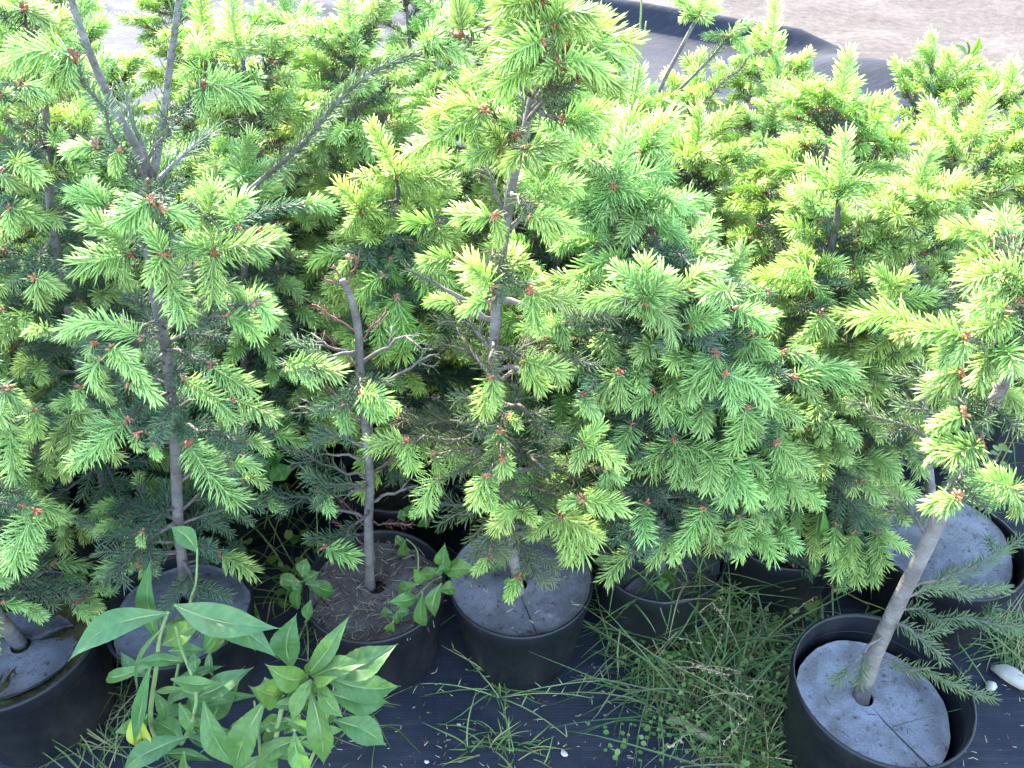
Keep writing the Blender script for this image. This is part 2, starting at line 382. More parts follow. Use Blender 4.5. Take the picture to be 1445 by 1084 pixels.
class Tree:
    def __init__(s, label, pts, r0, r1, new=(1, 1, 1), old=(1, 1, 1), bark='bark', dens='thick', group=None):
        s.root = link('spruce_tree', None, None, Matrix.Translation(pts[0]))
        s.root.empty_display_size = 0.02
        tag(s.root, label, 'tree', group)
        s.pts = smooth_poly(pts); s.new = new; s.old = old; s.dens = dens; s.ends = []; s.bark = bark; s.sides = 2 if dens == 'thick' else 1
        s.limb(s.pts, r0, r1, 'trunk', True)
    def limb(s, pts, r0, r1, name='limb', flare=False):
        mb = MB(); n = len(pts); b0 = pts[0]
        rad = [r0 + (r1 - r0) * (i / (n - 1)) ** 0.9 for i in range(n)]
        if flare: rad[0] *= 1.22; rad[1] *= 1.05
        q = [p - b0 for p in pts]
        if flare: q = [V((0, 0, -0.03))] + q; rad = [rad[0]] + rad
        mb.tube(q, rad, 10, 0, wob=0.05)
        return link(name, mb.mesh(name, [M[s.bark]]), s.root, Matrix.Translation(b0))
    def branch_to(s, end, n_needle=0.35, dens=None, rise=None, bare=None, r=0.0028, dead=False):
        """a limb from the trunk to a point, with last year's needles on its outer part"""
        base = s.pts[0]; top = s.pts[-1]
        hd = math.hypot(end.x - polyat(s.pts, end.z).x, end.y - polyat(s.pts, end.z).y)
        rise = rnd.uniform(0.1, 0.5) if rise is None else rise
        z = max(base.z + 0.06, min(top.z - 0.01, end.z - rise * hd))
        a = polyat(s.pts, z)
        mid = a.lerp(end, 0.5) + V((rnd.uniform(-.1, .1) * hd, rnd.uniform(-.1, .1) * hd, rnd.uniform(0.0, 0.16) * hd))
        pts = bez(a, mid, end, 9); wb = 0.035 * (end - a).length
        pts = [p + (V((rnd.uniform(-wb, wb), rnd.uniform(-wb, wb), rnd.uniform(-wb, wb))) if 0 < i < 8 else V((0, 0, 0))) for i, p in enumerate(pts)]
        loc = [p - a for p in pts]
        mb = MB()
        mb.tube(loc, [r - (r - 0.0015) * i / 8 for i in range(9)], 6, 1)
        if not dead:
            dd = {'thick': 13, 'thin': 10}[s.dens] if dens is None else dens
            needle_run(mb, loc, n_needle if bare is None else bare, dd, 0.0195, 0.0018, 0, (66, 46), 0.75)
            for k in range(s.sides if (end - a).length > 0.07 else 0):          # short side twigs
                i = rnd.choice((4, 5, 6)); p = loc[i]; tg = (loc[i + 1] - loc[i]).normalized()
                sd = tg.cross(V((0, 0, 1))).normalized() * (1 if k else -1)
                l2 = rnd.uniform(0.03, 0.06); e2 = p + (tg * 0.8 + sd * 0.8 + V((0, 0, rnd.uniform(-.2, .1)))).normalized() * l2
                mb.tube([p, p.lerp(e2, 0.5), e2], [0.0016, 0.0013, 0.001], 5, 1)
                needle_run(mb, [p, p.lerp(e2, 0.5), e2], 0.1, dd, 0.0185, 0.0018, 0, (64, 46), 0.75)
        else:
            needle_run(mb, loc, 0.35, 5, 0.013, 0.0012, 1, (55, 40), 0.9)
        return link('branch', mb.mesh('branch', [M['old'], M['deadtwig' if dead else 'twig']]), s.root, Matrix.Translation(a), jit(s.old, 0.1))
    def shoots_px(s, tile, data, Rr=0.19, dyoff=None, tint=None, rise=None, lmax=0.11):
        """shoots read off the photograph: base pixel -> tip pixel, standing off the trunk within its crown radius"""
        n = len(data) // 4
        for i in range(n):
            bx, by, tx, ty = data[4 * i:4 * i + 4]
            b = tp(tile, bx, by); t = tp(tile, tx, ty)
            hit = None
            for e in s.ends:
                if math.hypot(e[0] - b[0], e[1] - b[1]) < 15: hit = e; break
            if hit is None:
                # depth from the crown: lateral offset known, the rest of the radius goes towards the viewer
                Y0 = s.pts[len(s.pts) // 2].y
                p0 = PY(*b, Y0); tr = polyat(s.pts, p0.z)
                lat = abs(p0.x - tr.x); rest = math.sqrt(max(0.0, Rr * Rr - lat * lat))
                dy = -rest * rnd.uniform(0.35, 0.95) + rnd.uniform(-.02, .02) if dyoff is None else dyoff
                e3 = PY(*b, tr.y + dy)
                br = s.branch_to(e3, rise=rise)
                hit = (b[0], b[1], e3, br); s.ends.append(hit)
            e3, br = hit[2], hit[3]
            tip3 = PY(*tp(tile, tx, ty), e3.y + rnd.uniform(-0.025, 0.012))
            d = tip3 - e3 + (PY(*b, e3.y) - e3) * -1
            ln = d.length * 1.03
            if ln < 1e-4: continue
            add_shoot(br, e3, d, min(lmax, ln), jit(tint or s.new), up=V((0, -0.45, 0.9)))
    def grow(s, z0, z1, Rmax, step=0.055, nb=4, shoot_p=0.9, new_len=(0.03, 0.075), elev=(0, 45), az=None, leader=True, taper=0.8):
        z = z0
        base = s.pts[0].z
        a0 = rnd.uniform(0, 6.28)
        while z < z1:
            f = (z - z0) / max(1e-6, z1 - z0)
            c = polyat(s.pts, z)
            for k in range(nb):
                a = a0 + 6.283 * k / nb + rnd.uniform(-.4, .4)
                if az is not None and not az(a): continue
                L0 = Rmax * (1 - taper * f) * rnd.uniform(0.7, 1.1)
                if L0 < 0.035: continue
                e = R(elev[0] + (elev[1] - elev[0]) * f + rnd.uniform(-12, 12))
                d = V((math.cos(a) * math.cos(e), math.sin(a) * math.cos(e), math.sin(e)))
                Ls = [x[0][2] for x in SPRAY[s.dens]]
                i = min(range(4), key=lambda j: abs(Ls[j] - L0)); me, tips, Lk = SPRAY[s.dens][i][rnd.randrange(4)]
                sc = max(0.65, min(1.25, L0 / Lk))
                m = frame(c + V((0, 0, rnd.uniform(-.02, .02))), d, roll=rnd.uniform(-.3, .3), sc=sc)
                br = link('branch', me, s.root, m, jit(s.old, 0.1))
                for (p, dd, wgt) in tips:
                    if rnd.random() > shoot_p * (1 if wgt > 0.9 else 0.85): continue
                    wp = m @ p; wd = (m.to_3x3() @ dd).normalized()
                    wd = (wd + V((0, 0, rnd.uniform(-0.55, 0.1) if f < 0.75 else rnd.uniform(-0.1, 0.5)))).normalized()
                    add_shoot(br, wp, wd, wgt * rnd.uniform(*new_len) * 1.15, jit(s.new))
            a0 += 1.1; z += step * rnd.uniform(0.8, 1.2)
        if leader: s.leader(new_len)
    def leader(s, new_len=(0.04, 0.08), n=5, at=None):
        top = s.pts[-1] if at is None else at
        tr = [c for c in s.root.children if c.name.startswith('trunk')][0]
        up = (s.pts[-1] - s.pts[-3]).normalized()
        add_shoot(tr, top, up, new_len[1] * 1.15, jit(s.new))
        for k in range(n):
            a = 6.283 * k / n + rnd.uniform(-.4, .4)
            add_shoot(tr, top - up * 0.006, (V((math.cos(a), math.sin(a), rnd.uniform(0.1, 0.7)))).normalized(), rnd.uniform(*new_len), jit(s.new))

# ------------------------------------------------------------------ setting: ground, fabric
def grid_mesh(name, x0, x1, y0, y1, nx, ny, fz, m):
    xs = np.linspace(x0, x1, nx); ys = np.linspace(y0, y1, ny)
    X, Y = np.meshgrid(xs, ys); Z = fz(X, Y)
    v = np.stack([X.ravel(), Y.ravel(), Z.ravel()], 1)
    f = [(j * nx + i, j * nx + i + 1, (j + 1) * nx + i + 1, (j + 1) * nx + i) for j in range(ny - 1) for i in range(nx - 1)]
    mb = MB(); mb.add(v, f); return mb.mesh(name, [m])
def lump(X, Y, s, seed, amp):
    g = np.random.default_rng(seed); z = np.zeros_like(X)
    for k in range(10):
        a = g.random() * 6.28; fr = s * (0.5 + 2.5 * g.random())
        z += np.sin(X * fr * math.cos(a) + Y * fr * math.sin(a) + g.random() * 6.28) / (0.6 + fr / s)
    return z * amp / 4
mb = MB(); mb.add([(-400, -200, -0.06), (400, -200, -0.06), (400, 900, -0.06), (-400, 900, -0.06)], [(0, 1, 2, 3)])
tag(link('ground', mb.mesh('ground', [M['sand']])), None, kind='structure')
tag(link('sandy_path', grid_mesh('sandy_path', -8, 9, 3.0, 16, 260, 220, lambda X, Y: 0.006 + lump(X, Y, 5, 3, 0.02) + lump(X, Y, 22, 4, 0.009) - 0.05 * np.clip((3.3 - Y) / 0.3, 0, 1), M['sand'])), None, kind='structure')
# fabric edge on the ground: from G(860,0) through G(1190,68) to G(1445,135)
E0, E1, E2 = G(840, -6, .15), G(1195, 70, .10), G(1470, 150, .03)
def edge_y(X):
    return np.where(X < E1.x, E0.y + (X - E0.x) * (E1.y - E0.y) / (E1.x - E0.x), E1.y + (X - E1.x) * (E2.y - E1.y) / (E2.x - E1.x))
def fabric_mesh():
    nx, ny = 150, 260
    xs = np.linspace(-4.5, 4.0, nx); t = 1 - (1 - np.linspace(0, 1, ny)) ** 1.6
    X = np.tile(xs, (ny, 1)); ye = edge_y(xs)[None, :]
    Y = -0.9 + (ye + 0.9) * t[:, None]
    d = ye - Y                                     # distance in front of the edge
    Z = 0.03 + lump(X, Y, 6, 9, 0.007) * np.clip((Y - 0.2) / 1, 0.25, 1)
    h = np.clip((E1.x + 0.1 - X) / 0.3, 0, 1)    # upturned flap left of the corner
    Z += 0.125 * h * np.exp(-(d / 0.075) ** 2)
    bx = np.exp(-((X - (E1.x + 0.1)) / 0.33) ** 2)
    Z += 0.11 * bx * np.exp(-((d - 0.22) / 0.17) ** 2)
    Z += 0.045 * np.exp(-((d - 0.9 - 0.12 * np.sin(X * 2.1)) / 0.10) ** 2) + 0.03 * np.exp(-((d - 1.5 + 0.2 * np.sin(X * 1.3)) / 0.07) ** 2)
    v = np.stack([X.ravel(), Y.ravel(), Z.ravel()], 1)
    f = [(j * nx + i, j * nx + i + 1, (j + 1) * nx + i + 1, (j + 1) * nx + i) for j in range(ny - 1) for i in range(nx - 1)]
    mb = MB(); mb.add(v, f); return mb.mesh('ground_fabric', [M['fabric']])
tag(link('ground_fabric', fabric_mesh()), None, kind='structure')
ZG = 0.03

# ------------------------------------------------------------------ pots and felt discs
def lathe(prof, n=48):
    vs = []; fs = []
    for r, z in prof:
        for k in range(n):
            a = 6.28318 * k / n; vs.append((r * math.cos(a), r * math.sin(a), z))
    for i in range(len(prof) - 1):
        for k in range(n):
            k2 = (k + 1) % n
            fs.append((i * n + k, i * n + k2, (i + 1) * n + k2, (i + 1) * n + k))
    return vs, fs
POTM = {}
def pot(x, y, r, h, label, soil_z, soilmat='soil', group=None, tilt=None):
    key = (round(r, 3), round(h, 3))
    if key not in POTM:
        rb = r * 0.80
        mw = MB()
        v, f = lathe([(0.001, 0.0), (rb * 0.97, 0.0), (rb, 0.004), (rb + (r - rb) * 0.86, h * 0.86), (r * 0.985, h * 0.865), (r * 0.985, h - 0.004)]); mw.add(v, f)
        v, f = lathe([(r * 0.965, h - 0.004), (r * 0.945, h * 0.87), (rb + (r - rb) * 0.80, h * 0.80), (rb * 0.95, 0.01)]); mw.add(v, f)
        mr = MB(); v, f = lathe([(r * 0.986, h - 0.012), (r * 1.0, h - 0.010), (r * 1.004, h - 0.003), (r * 0.995, h + 0.001), (r * 0.972, h + 0.001), (r * 0.964, h - 0.006)]); mr.add(v, f)
        POTM[key] = (mw.mesh('pot_wall', [M['plastic']]), mr.mesh('pot_rim', [M['plastic']]))
    mw_ = Matrix.Translation((x, y, ZG + 0.004))
    if tilt: mw_ = mw_ @ Matrix.Rotation(tilt[0], 4, 'X') @ Matrix.Rotation(tilt[1], 4, 'Y')
    root = link('plant_pot', None, None, mw_); root.empty_display_size = 0.02
    tag(root, label, 'pot', group)
    link('wall', POTM[key][0], root, mw_); link('rim', POTM[key][1], root, mw_)
    n = 40; ms = MB(); vs = [(0, 0, soil_z + 0.006)]; fs = []
    rs = (r * 0.80 + r * 0.2 * soil_z / h) * 0.945
    for j in range(1, 9):
        for k in range(n):
            a = 6.28318 * k / n; rr = rs * j / 8
            vs.append((rr * math.cos(a), rr * math.sin(a), soil_z + rnd.uniform(-.004, .004) + 0.006 * math.sin(3 * a + x * 9) * j / 8))
    for k in range(n): fs.append((0, 1 + k, 1 + (k + 1) % n))
    for j in range(7):
        for k in range(n):
            k2 = (k + 1) % n; b0 = 1 + j * n; b1 = b0 + n
            fs.append((b0 + k, b1 + k, b1 + k2, b0 + k2))
    ms.add(vs, fs); link('soil', ms.mesh('soil', [M[soilmat]]), root, mw_)
    return root, mw_
def disc(mw, r, z, label, hole=(0, 0), slit=-1.2, color=(1, 1, 1), dish=0.004, tilt=(0, 0)):
    """grey felt weed disc with a trunk hole and a slit to its edge"""
    n, m_ = 72, 9; mb = MB(); vs = []; fs = []; hr = 0.016
    gap = 0.014
    for layer in (0.0, -0.004):
        for j in range(m_):
            f = j / (m_ - 1)
            for k in range(n):
                a = slit + gap / 2 * (1 - 0.6 * f) + (6.28318 - gap * (1 - 0.6 * f)) * k / (n - 1)
                edge = r * (1 + 0.012 * math.sin(5 * a) + rnd.uniform(-.006, .006))
                px_ = hole[0] * (1 - f) + math.cos(a) * (hr + (edge - hr) * f)
                py_ = hole[1] * (1 - f) + math.sin(a) * (hr + (edge - hr) * f)
                zz = z + layer + dish * math.sin(2.3 * a + f * 2) * f + 0.006 * math.exp(-((f - 0.05) / 0.1) ** 2) + (0.010 * math.exp(-k / 3.0) * f) + rnd.uniform(-.0006, .0006)
                zz += tilt[0] * px_ + tilt[1] * py_
                vs.append((px_, py_, zz))
    N1 = n * m_
    for j in range(m_ - 1):
        for k in range(n - 1):
            q = (j * n + k, j * n + k + 1, (j + 1) * n + k + 1, (j + 1) * n + k)
            fs.append(q[::-1]); fs.append(tuple(i + N1 for i in q))
    for k in range(n - 1):
        o_ = (m_ - 1) * n + k; fs.append((o_, o_ + 1, o_ + 1 + N1, o_ + N1)); fs.append((k + 1, k, k + N1, k + 1 + N1))
    mb.add(vs, fs)
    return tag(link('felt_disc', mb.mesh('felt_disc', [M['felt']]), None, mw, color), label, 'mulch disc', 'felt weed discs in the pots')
def litter(mw, r, z, n, label, mats, ln=(0.008, 0.03), parent_name='needle_litter'):
    mb = MB()
    for i in range(n):
        a = rnd.uniform(0, 6.28); q = r * math.sqrt(rnd.random()); p = V((q * math.cos(a), q * math.sin(a), z + rnd.uniform(0.001, 0.006)))
        b = rnd.uniform(0, 6.28); l = rnd.uniform(*ln)
        mb.tube([p, p + V((math.cos(b), math.sin(b), rnd.uniform(-.1, .25))) * l], [0.0008, 0.0005], 3, rnd.randrange(len(mats)))
    return tag(link(parent_name, mb.mesh(parent_name, mats), None, mw), label, 'litter', kind='stuff')

PH = 0.185
def pz(z): return z - (ZG + 0.004)
pL, mL = pot(-0.80, 0.865, 0.138, 0.20, 'black pot at the left edge with mossy soil and torn felt', 0.150, 'mosssoil')
p1, m1 = pot(-0.555, 0.935, 0.120, PH, 'black pot behind the tall broad-leaved weed', 0.150)
p2, m2 = pot(-0.235, 0.985, 0.122, PH, 'black pot with rusty needle litter holding the half-dead bare spruce', 0.150)
p3, m3 = pot(0.015, 0.997, 0.125, PH, 'black pot with full-width grey felt disc in front middle', 0.155)
p4, m4 = pot(0.262, 1.06, 0.118, PH, 'black pot behind the grass under the dense mint-green spruce', 0.150)
p5, m5 = pot(0.555, 0.776, 0.134, 0.20, 'black pot in the front right corner with sunken clean felt disc', 0.118, tilt=(0, 0.03))
p6, m6 = pot(0.785, 1.075, 0.128, PH, 'black pot with grey felt disc behind the leaning front right trunk', 0.145)
p7, m7 = pot(0.50, 1.13, 0.118, PH, 'dark pot with bare soil between the grass and the far right disc', 0.135)
p8, m8 = pot(-0.74, 1.20, 0.122, PH, 'black pot with pale soil behind the left edge pot', 0.150)
disc(m1, 0.112, 0.160, 'grey felt disc around the left grey trunk, behind the weed leaves', (0.0, 0.03), -2.0, (0.68, 0.66, 0.66))
disc(m2, 0.115, 0.158, 'dirty felt disc littered with rusty needles at the half-dead spruce', (0.0, 0.01), -0.6, (0.55, 0.47, 0.40))
disc(m3, 0.1215, 0.180, 'weathered grey felt disc filling the front middle pot', (-0.005, -0.015), -1.35, (0.56, 0.53, 0.52))
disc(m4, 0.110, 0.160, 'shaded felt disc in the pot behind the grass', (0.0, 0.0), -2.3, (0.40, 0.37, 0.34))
disc(m5, 0.116, 0.145, 'clean pale grey felt disc with a slit in the front right pot', (-0.012, 0.012), -1.05, (0.90, 0.89, 0.89), tilt=(-0.05, 0.06))
disc(m6, 0.108, 0.170, 'grey felt disc partly hidden by the leaning front right trunk', (0.0, 0.07), 1.9, (0.62, 0.61, 0.61), tilt=(0.08, 0.24))
disc(mL, 0.085, 0.158, 'crumpled felt scrap in the mossy left edge pot', (0.0, 0.01), 0.5, (0.55, 0.54, 0.55), dish=0.012, tilt=(0.0, 0.06))
litter(m2, 0.115, 0.160, 420, 'rusty brown fallen needles in the half-dead spruce pot', [M['deadtwig'], M['dry']])
litter(m3, 0.118, 0.181, 60, 'brown specks and needles on the front middle felt disc', [M['deadtwig'], M['dry']], (0.004, 0.014))
litter(m5, 0.105, 0.149, 34, 'few fallen needles on the clean felt disc', [M['deadtwig'], M['dry']], (0.004, 0.014))
litter(m7, 0.09, 0.140, 120, 'brown litter on the bare soil of the dark pot', [M['deadtwig'], M['dry']])

# ------------------------------------------------------------------ front row spruces
MINT = (0.93, 1.0, 0.97); LIME = (1.08, 1.06, 0.85); MID = (1.0, 1.0, 1.0); PALE = (1.1, 1.08, 1.1)
def trunk_px(Y0, pix, lean=0.0):
    n = len(pix); return [PY(x, y, Y0 + lean * i / (n - 1)) for i, (x, y) in enumerate(pix)]
toward = lambda a: math.sin(a) > -0.35      # fill branches: back and sides only

# T1 -- left, forked top
b = G(262, 832, 0.196)
T1 = Tree('tall spruce with forked grey top and pale drooping tips, left of the half-dead one', trunk_px(b.y, [(262, 832), (252, 740), (248, 640), (243, 570), (232, 480), (215, 400), (211, 320), (212, 262)], 0.01), 0.0092, 0.0062, MINT, (0.95, 1.05, 1.05))
T1.sides = 0; top = T1.pts[-1]
def limb_px(T, pix, r0, r1, dl=0.0, needles=0.0, dens=7):
    pts = smooth_poly([PY(x, y, top_y + dl * i / (len(pix) - 1)) for i, (x, y) in enumerate(pix)])
    o = T.limb(pts, r0, r1)
    if needles:
        mb = MB(); b0 = pts[0]; needle_run(mb, [p - b0 for p in pts], 1 - needles, dens, 0.026, 0.0018, 0, (44, 34), 0.95)
        link('old_needles', mb.mesh('old_needles', [M['old']]), o, Matrix.Translation(b0), T.old)
    return o, pts
top_y = top.y
lf, lp1 = limb_px(T1, [(212, 262), (190, 205), (155, 140), (125, 70), (104, 10), (90, -45)], 0.006, 0.0035, 0.02, 0.75, 2)
lr, lp2 = limb_px(T1, [(214, 258), (224, 205), (233, 150), (240, 90), (250, 20), (258, -45)], 0.0055, 0.003, 0.03, 0.9, 3)
l3, lp3 = limb_px(T1, [(216, 262), (205, 215), (186, 170), (178, 130)], 0.0035, 0.002, 0.05, 0.7)
l4, lp4 = limb_px(T1, [(216, 262), (262, 215), (300, 185)], 0.0035, 0.002, 0.10, 0.85, 9)
for o, p in ((lf, lp1), (lr, lp2)):
    for k in range(6):
        a = rnd.uniform(0, 6.28); add_shoot(o, p[-1], V((math.cos(a), math.sin(a), rnd.uniform(0, 1))).normalized(), rnd.uniform(.04, .07), jit(PALE))
T1.shoots_px('A', [400, 620, 300, 640, 500, 640, 490, 715, 310, 240, 60, 250, 305, 260, 215, 350, 318, 268, 310, 375, 870, 365, 1060, 410, 850, 380, 830, 470,
    620, 800, 560, 930, 630, 810, 660, 910, 690, 890, 800, 930, 640, 850, 520, 930, 915, 1070, 905, 815, 1000, 960, 1040, 850,
    550, 1084, 380, 940, 690, 1084, 640, 985, 900, 1050, 760, 1030, 910, 1050, 1120, 1020, 1100, 985, 1185, 1010, 1290, 870, 1400, 880], 0.16)
T1.shoots_px('D', [570, 40, 360, 80, 690, 15, 650, 100, 700, 20, 740, 110, 700, 80, 775, 265, 905, 0, 900, 195, 950, 120, 1010, 170, 600, 355, 290, 310, 210, 335, 135, 325,
    1090, 205, 1140, 285, 960, 260, 1085, 340, 900, 470, 1065, 565, 780, 530, 985, 700, 1000, 620, 1150, 685, 540, 700, 310, 890, 550, 690, 400, 720,
    800, 800, 1010, 1040, 810, 800, 930, 880, 1040, 790, 1130, 825, 980, 895, 1085, 900, 580, 760, 580, 812, 650, 808, 665, 852, 290, 705, 375, 675], 0.17)
T1.shoots_px('D', [470, 400, 595, 510, 480, 400, 560, 420, 430, 440, 415, 545, 425, 545, 455, 612, 400, 375, 385, 430, 550, 545, 655, 600, 345, 565, 335, 622], 0.17, tint=PALE)
T1.shoots_px('G', [590, 215, 430, 270, 600, 80, 600, 130, 940, 180, 1070, 250, 280, 20, 260, 70], 0.16)
T1.grow(b.z + 0.10, top.z - 0.05, 0.17, 0.075, 4, 0.4, (0.03, 0.055), (-5, 35), lambda a: math.sin(a) > -0.1, False, 0.35)
T1.grow(b.z + 0.08, b.z + 0.25, 0.14, 0.09, 3, 0.12, (0.02, 0.04), (-15, 15), None, False, 0.1)

# T0 -- tree in the left edge pot
b = mL @ V((-0.01, 0.02, 0.16))
T0 = Tree('spruce cut off by the left edge, rising from the mossy pot', [b, b + V((-0.02, 0, .2)), b + V((-0.015, 0.02, .45)), b + V((-0.03, .02, .62))], 0.011, 0.004, (0.95, 1.0, 1.0), (0.95, 1.02, 0.95))
T0.shoots_px('D', [30, 565, 12, 690, 60, 580, 115, 660, 150, 660, 150, 755, 40, 710, 65, 930], 0.2, tint=(1.0, 1.02, 1.05))
T0.shoots_px('G', [150, -5, 20, 300, 95, -30, 110, -12], 0.2, lmax=0.12)
T0.grow(b.z + 0.12, b.z + 0.6, 0.15, 0.075, 4, 0.5, (0.03, 0.06), (-10, 40))

# T2 -- half-dead, bare
b = G(522, 826, 0.194)
T2 = Tree('half-dead spruce with bare grey trunk and rusty dry twigs', trunk_px(b.y, [(522, 826), (520, 740), (522, 680), (515, 590), (508, 520), (506, 470), (497, 425), (483, 395)]), 0.0082, 0.0045, (0.95, 1.02, 1.0), (0.9, 1.0, 0.9))
for (x, y, ex, ey, dy, dead) in [(512, 535, 440, 480, 0, 0), (513, 540, 590, 470, .02, 0), (515, 548, 620, 500, .04, 0), (516, 590, 420, 575, -.03, 0), (522, 700, 460, 640, -.02, 0), (522, 690, 590, 685, 0, 0),
        (518, 610, 560, 560, .05, 0), (522, 720, 470, 690, .05, 1), (522, 730, 580, 740, -.05, 1), (508, 490, 455, 470, .04, 1), (500, 440, 440, 430, .02, 1), (505, 470, 545, 440, .04, 1), (495, 420, 460, 395, 0, 1), (490, 405, 470, 375, .02, 1), (490, 405, 505, 365, 0, 1),
        (520, 660, 470, 735, .03, 1), (520, 640, 570, 640, .02, 1), (515, 570, 455, 540, .06, 1), (512, 540, 470, 520, -.04, 1), (524, 760, 490, 700, -.05, 0)]:
    e = PY(ex, ey, b.y + dy); T2.branch_to(e, dead=True if dead else False, bare=0.93, rise=0.5, r=0.003 if not dead else 0.0014, dens=3)
T2.shoots_px('E', [90, 590, 205, 640, 95, 600, 170, 690, 15, 640, 30, 730], 0.1)
T2.shoots_px('D', [1210, 470, 1430, 500, 1220, 470, 1330, 530], 0.14)
T2.shoots_px('D', [1360, 1000, 1400, 1084], 0.1)
for (px_, py_) in [(445, 610), (400, 630), (430, 680), (390, 700)]:
    T2.branch_to(PY(px_, py_, b.y + rnd.uniform(-.08, .05)), bare=0.25, dens=9)
T2.shoots_px('G', [1380, 150, 1490, 190], 0.15)

# T3 -- front middle, tall
b = G(733, 838, 0.21)
T3 = Tree('tall open spruce with long bare trunk, topmost tips sunlit, in front middle', trunk_px(b.y, [(733, 838), (722, 770), (713, 690), (704, 600), (698, 510), (702, 410), (712, 330), (724, 255), (740, 190), (760, 100), (772, 60), (790, 32)], 0.02), 0.0092, 0.0042, (1.05, 1.04, 0.9), (1.15, 1.05, 0.8), dens='thin')
T3.sides = 0
T3.shoots_px('B', [910, 110, 680, 90, 905, 125, 640, 200, 860, 170, 690, 260, 950, 90, 1100, 40, 960, 100, 1230, 185, 975, 200, 1190, 280, 920, 150, 930, 245, 850, 10, 700, 20, 855, 10, 960, 10, 850, 5, 850, -90,
    940, 80, 1080, 110, 925, 70, 935, -20, 930, 275, 860, 315, 940, 280, 1120, 320, 1010, 340, 1185, 365, 840, 250, 620, 330, 835, 255, 670, 375, 845, 15, 760, 100, 960, 60, 1050, 10,
    610, 470, 400, 490, 605, 475, 300, 650, 600, 480, 560, 610, 510, 140, 500, 10], 0.13, rise=0.7, tint=(1.12, 1.08, 0.9))
T3.shoots_px('B', [680, 630, 560, 665, 680, 620, 640, 550, 740, 570, 690, 490, 690, 620, 740, 680, 790, 640, 930, 615, 790, 675, 715, 740, 800, 660, 840, 705, 950, 510, 1130, 475, 955, 515, 1080, 560,
    650, 920, 510, 910, 680, 950, 705, 1045, 810, 920, 980, 965, 830, 860, 990, 790, 815, 925, 900, 1010], 0.14, tint=(1.08, 1.06, 0.88))
T3.shoots_px('E', [810, 150, 985, 195, 805, 165, 830, 315, 780, 450, 935, 490, 785, 455, 860, 560, 640, 520, 610, 665, 645, 520, 660, 620, 680, 750, 660, 850, 690, 870, 665, 945, 690, 875, 710, 920, 280, 790, 135, 810, 285, 800, 315, 915,
    400, 850, 430, 925, 420, 940, 365, 1065, 620, 940, 640, 1070, 625, 940, 580, 1050, 1030, 800, 1180, 880, 1030, 805, 1100, 740, 1010, 820, 985, 905, 770, 1075, 670, 1084, 600, 70, 545, 100, 635, 130, 560, 50, 630, 200, 540, 230], 0.19, tint=(1.06, 1.05, 0.88))
T3.shoots_px('H', [720, 0, 660, 60, 730, 0, 770, 40, 935, 10, 820, 90, 940, 10, 1100, 110, 945, 20, 990, 200, 950, 20, 1050, 180], 0.18, tint=(1.1, 1.05, 0.85))
T3.shoots_px('E', [1025, 1040, 1195, 1070, 1020, 1040, 950, 1060], 0.19)
# long bare limbs
for x, y in [(575, 380), (870, 450), (845, 515), (790, 610), (600, 600), (660, 640), (640, 555), (770, 595)]:
    T3.branch_to(PY(x, y, b.y + rnd.uniform(-.1, .06)), bare=0.55, r=0.0042, dens=9)
T3.grow(b.z + 0.2, b.z + 0.45, 0.17, 0.08, 3, 0.08, (0.02, 0.04), (-5, 15), None, False, 0.2)
T3.grow(b.z + 0.5, b.z + 0.85, 0.09, 0.1, 3, 0.35, (0.03, 0.06), (20, 50), lambda a: math.sin(a) > 0.2, False, 0.3)

# T4 -- dense mint green
b = G(930, 805, 0.195)
T4 = Tree('dense mint-green spruce with the fullest drooping shoots, right of the middle', trunk_px(b.y, [(930, 805), (932, 690), (940, 580), (930, 460), (900, 360), (868, 270)], 0.03), 0.011, 0.005, MINT, (0.9, 1.03, 1.05))
T4.shoots_px('B', [1160, 790, 1205, 590, 1150, 800, 985, 670, 1180, 790, 1395, 725, 1185, 810, 1345, 885, 1145, 815, 1030, 955, 1160, 810, 1105, 950, 1140, 800, 970, 730, 1170, 800, 1260, 920, 1320, 970, 1450, 880, 1325, 975, 1450, 1015], 0.05, rise=1.0, tint=(0.9, 1.03, 1.05))
T4.shoots_px('E', [1290, 200, 1060, 195, 1290, 195, 1290, 30, 1310, 210, 1450, 160, 1310, 235, 1435, 375, 1295, 205, 1190, 80, 1300, 200, 1380, 90, 1130, 320, 1090, 405, 1140, 320, 1165, 445, 1310, 380, 1195, 540, 1315, 385, 1330, 520, 1200, 40, 1105, 40,
    1030, 600, 1075, 665, 1190, 500, 1095, 610, 1195, 505, 1190, 620, 1240, 720, 1165, 840, 1420, 780, 1235, 900, 1425, 785, 1330, 930, 1130, 910, 1115, 985, 1135, 910, 1190, 950, 1330, 570, 1250, 640, 1335, 570, 1380, 700, 940, 290, 850, 320, 950, 295, 960, 360], 0.22)
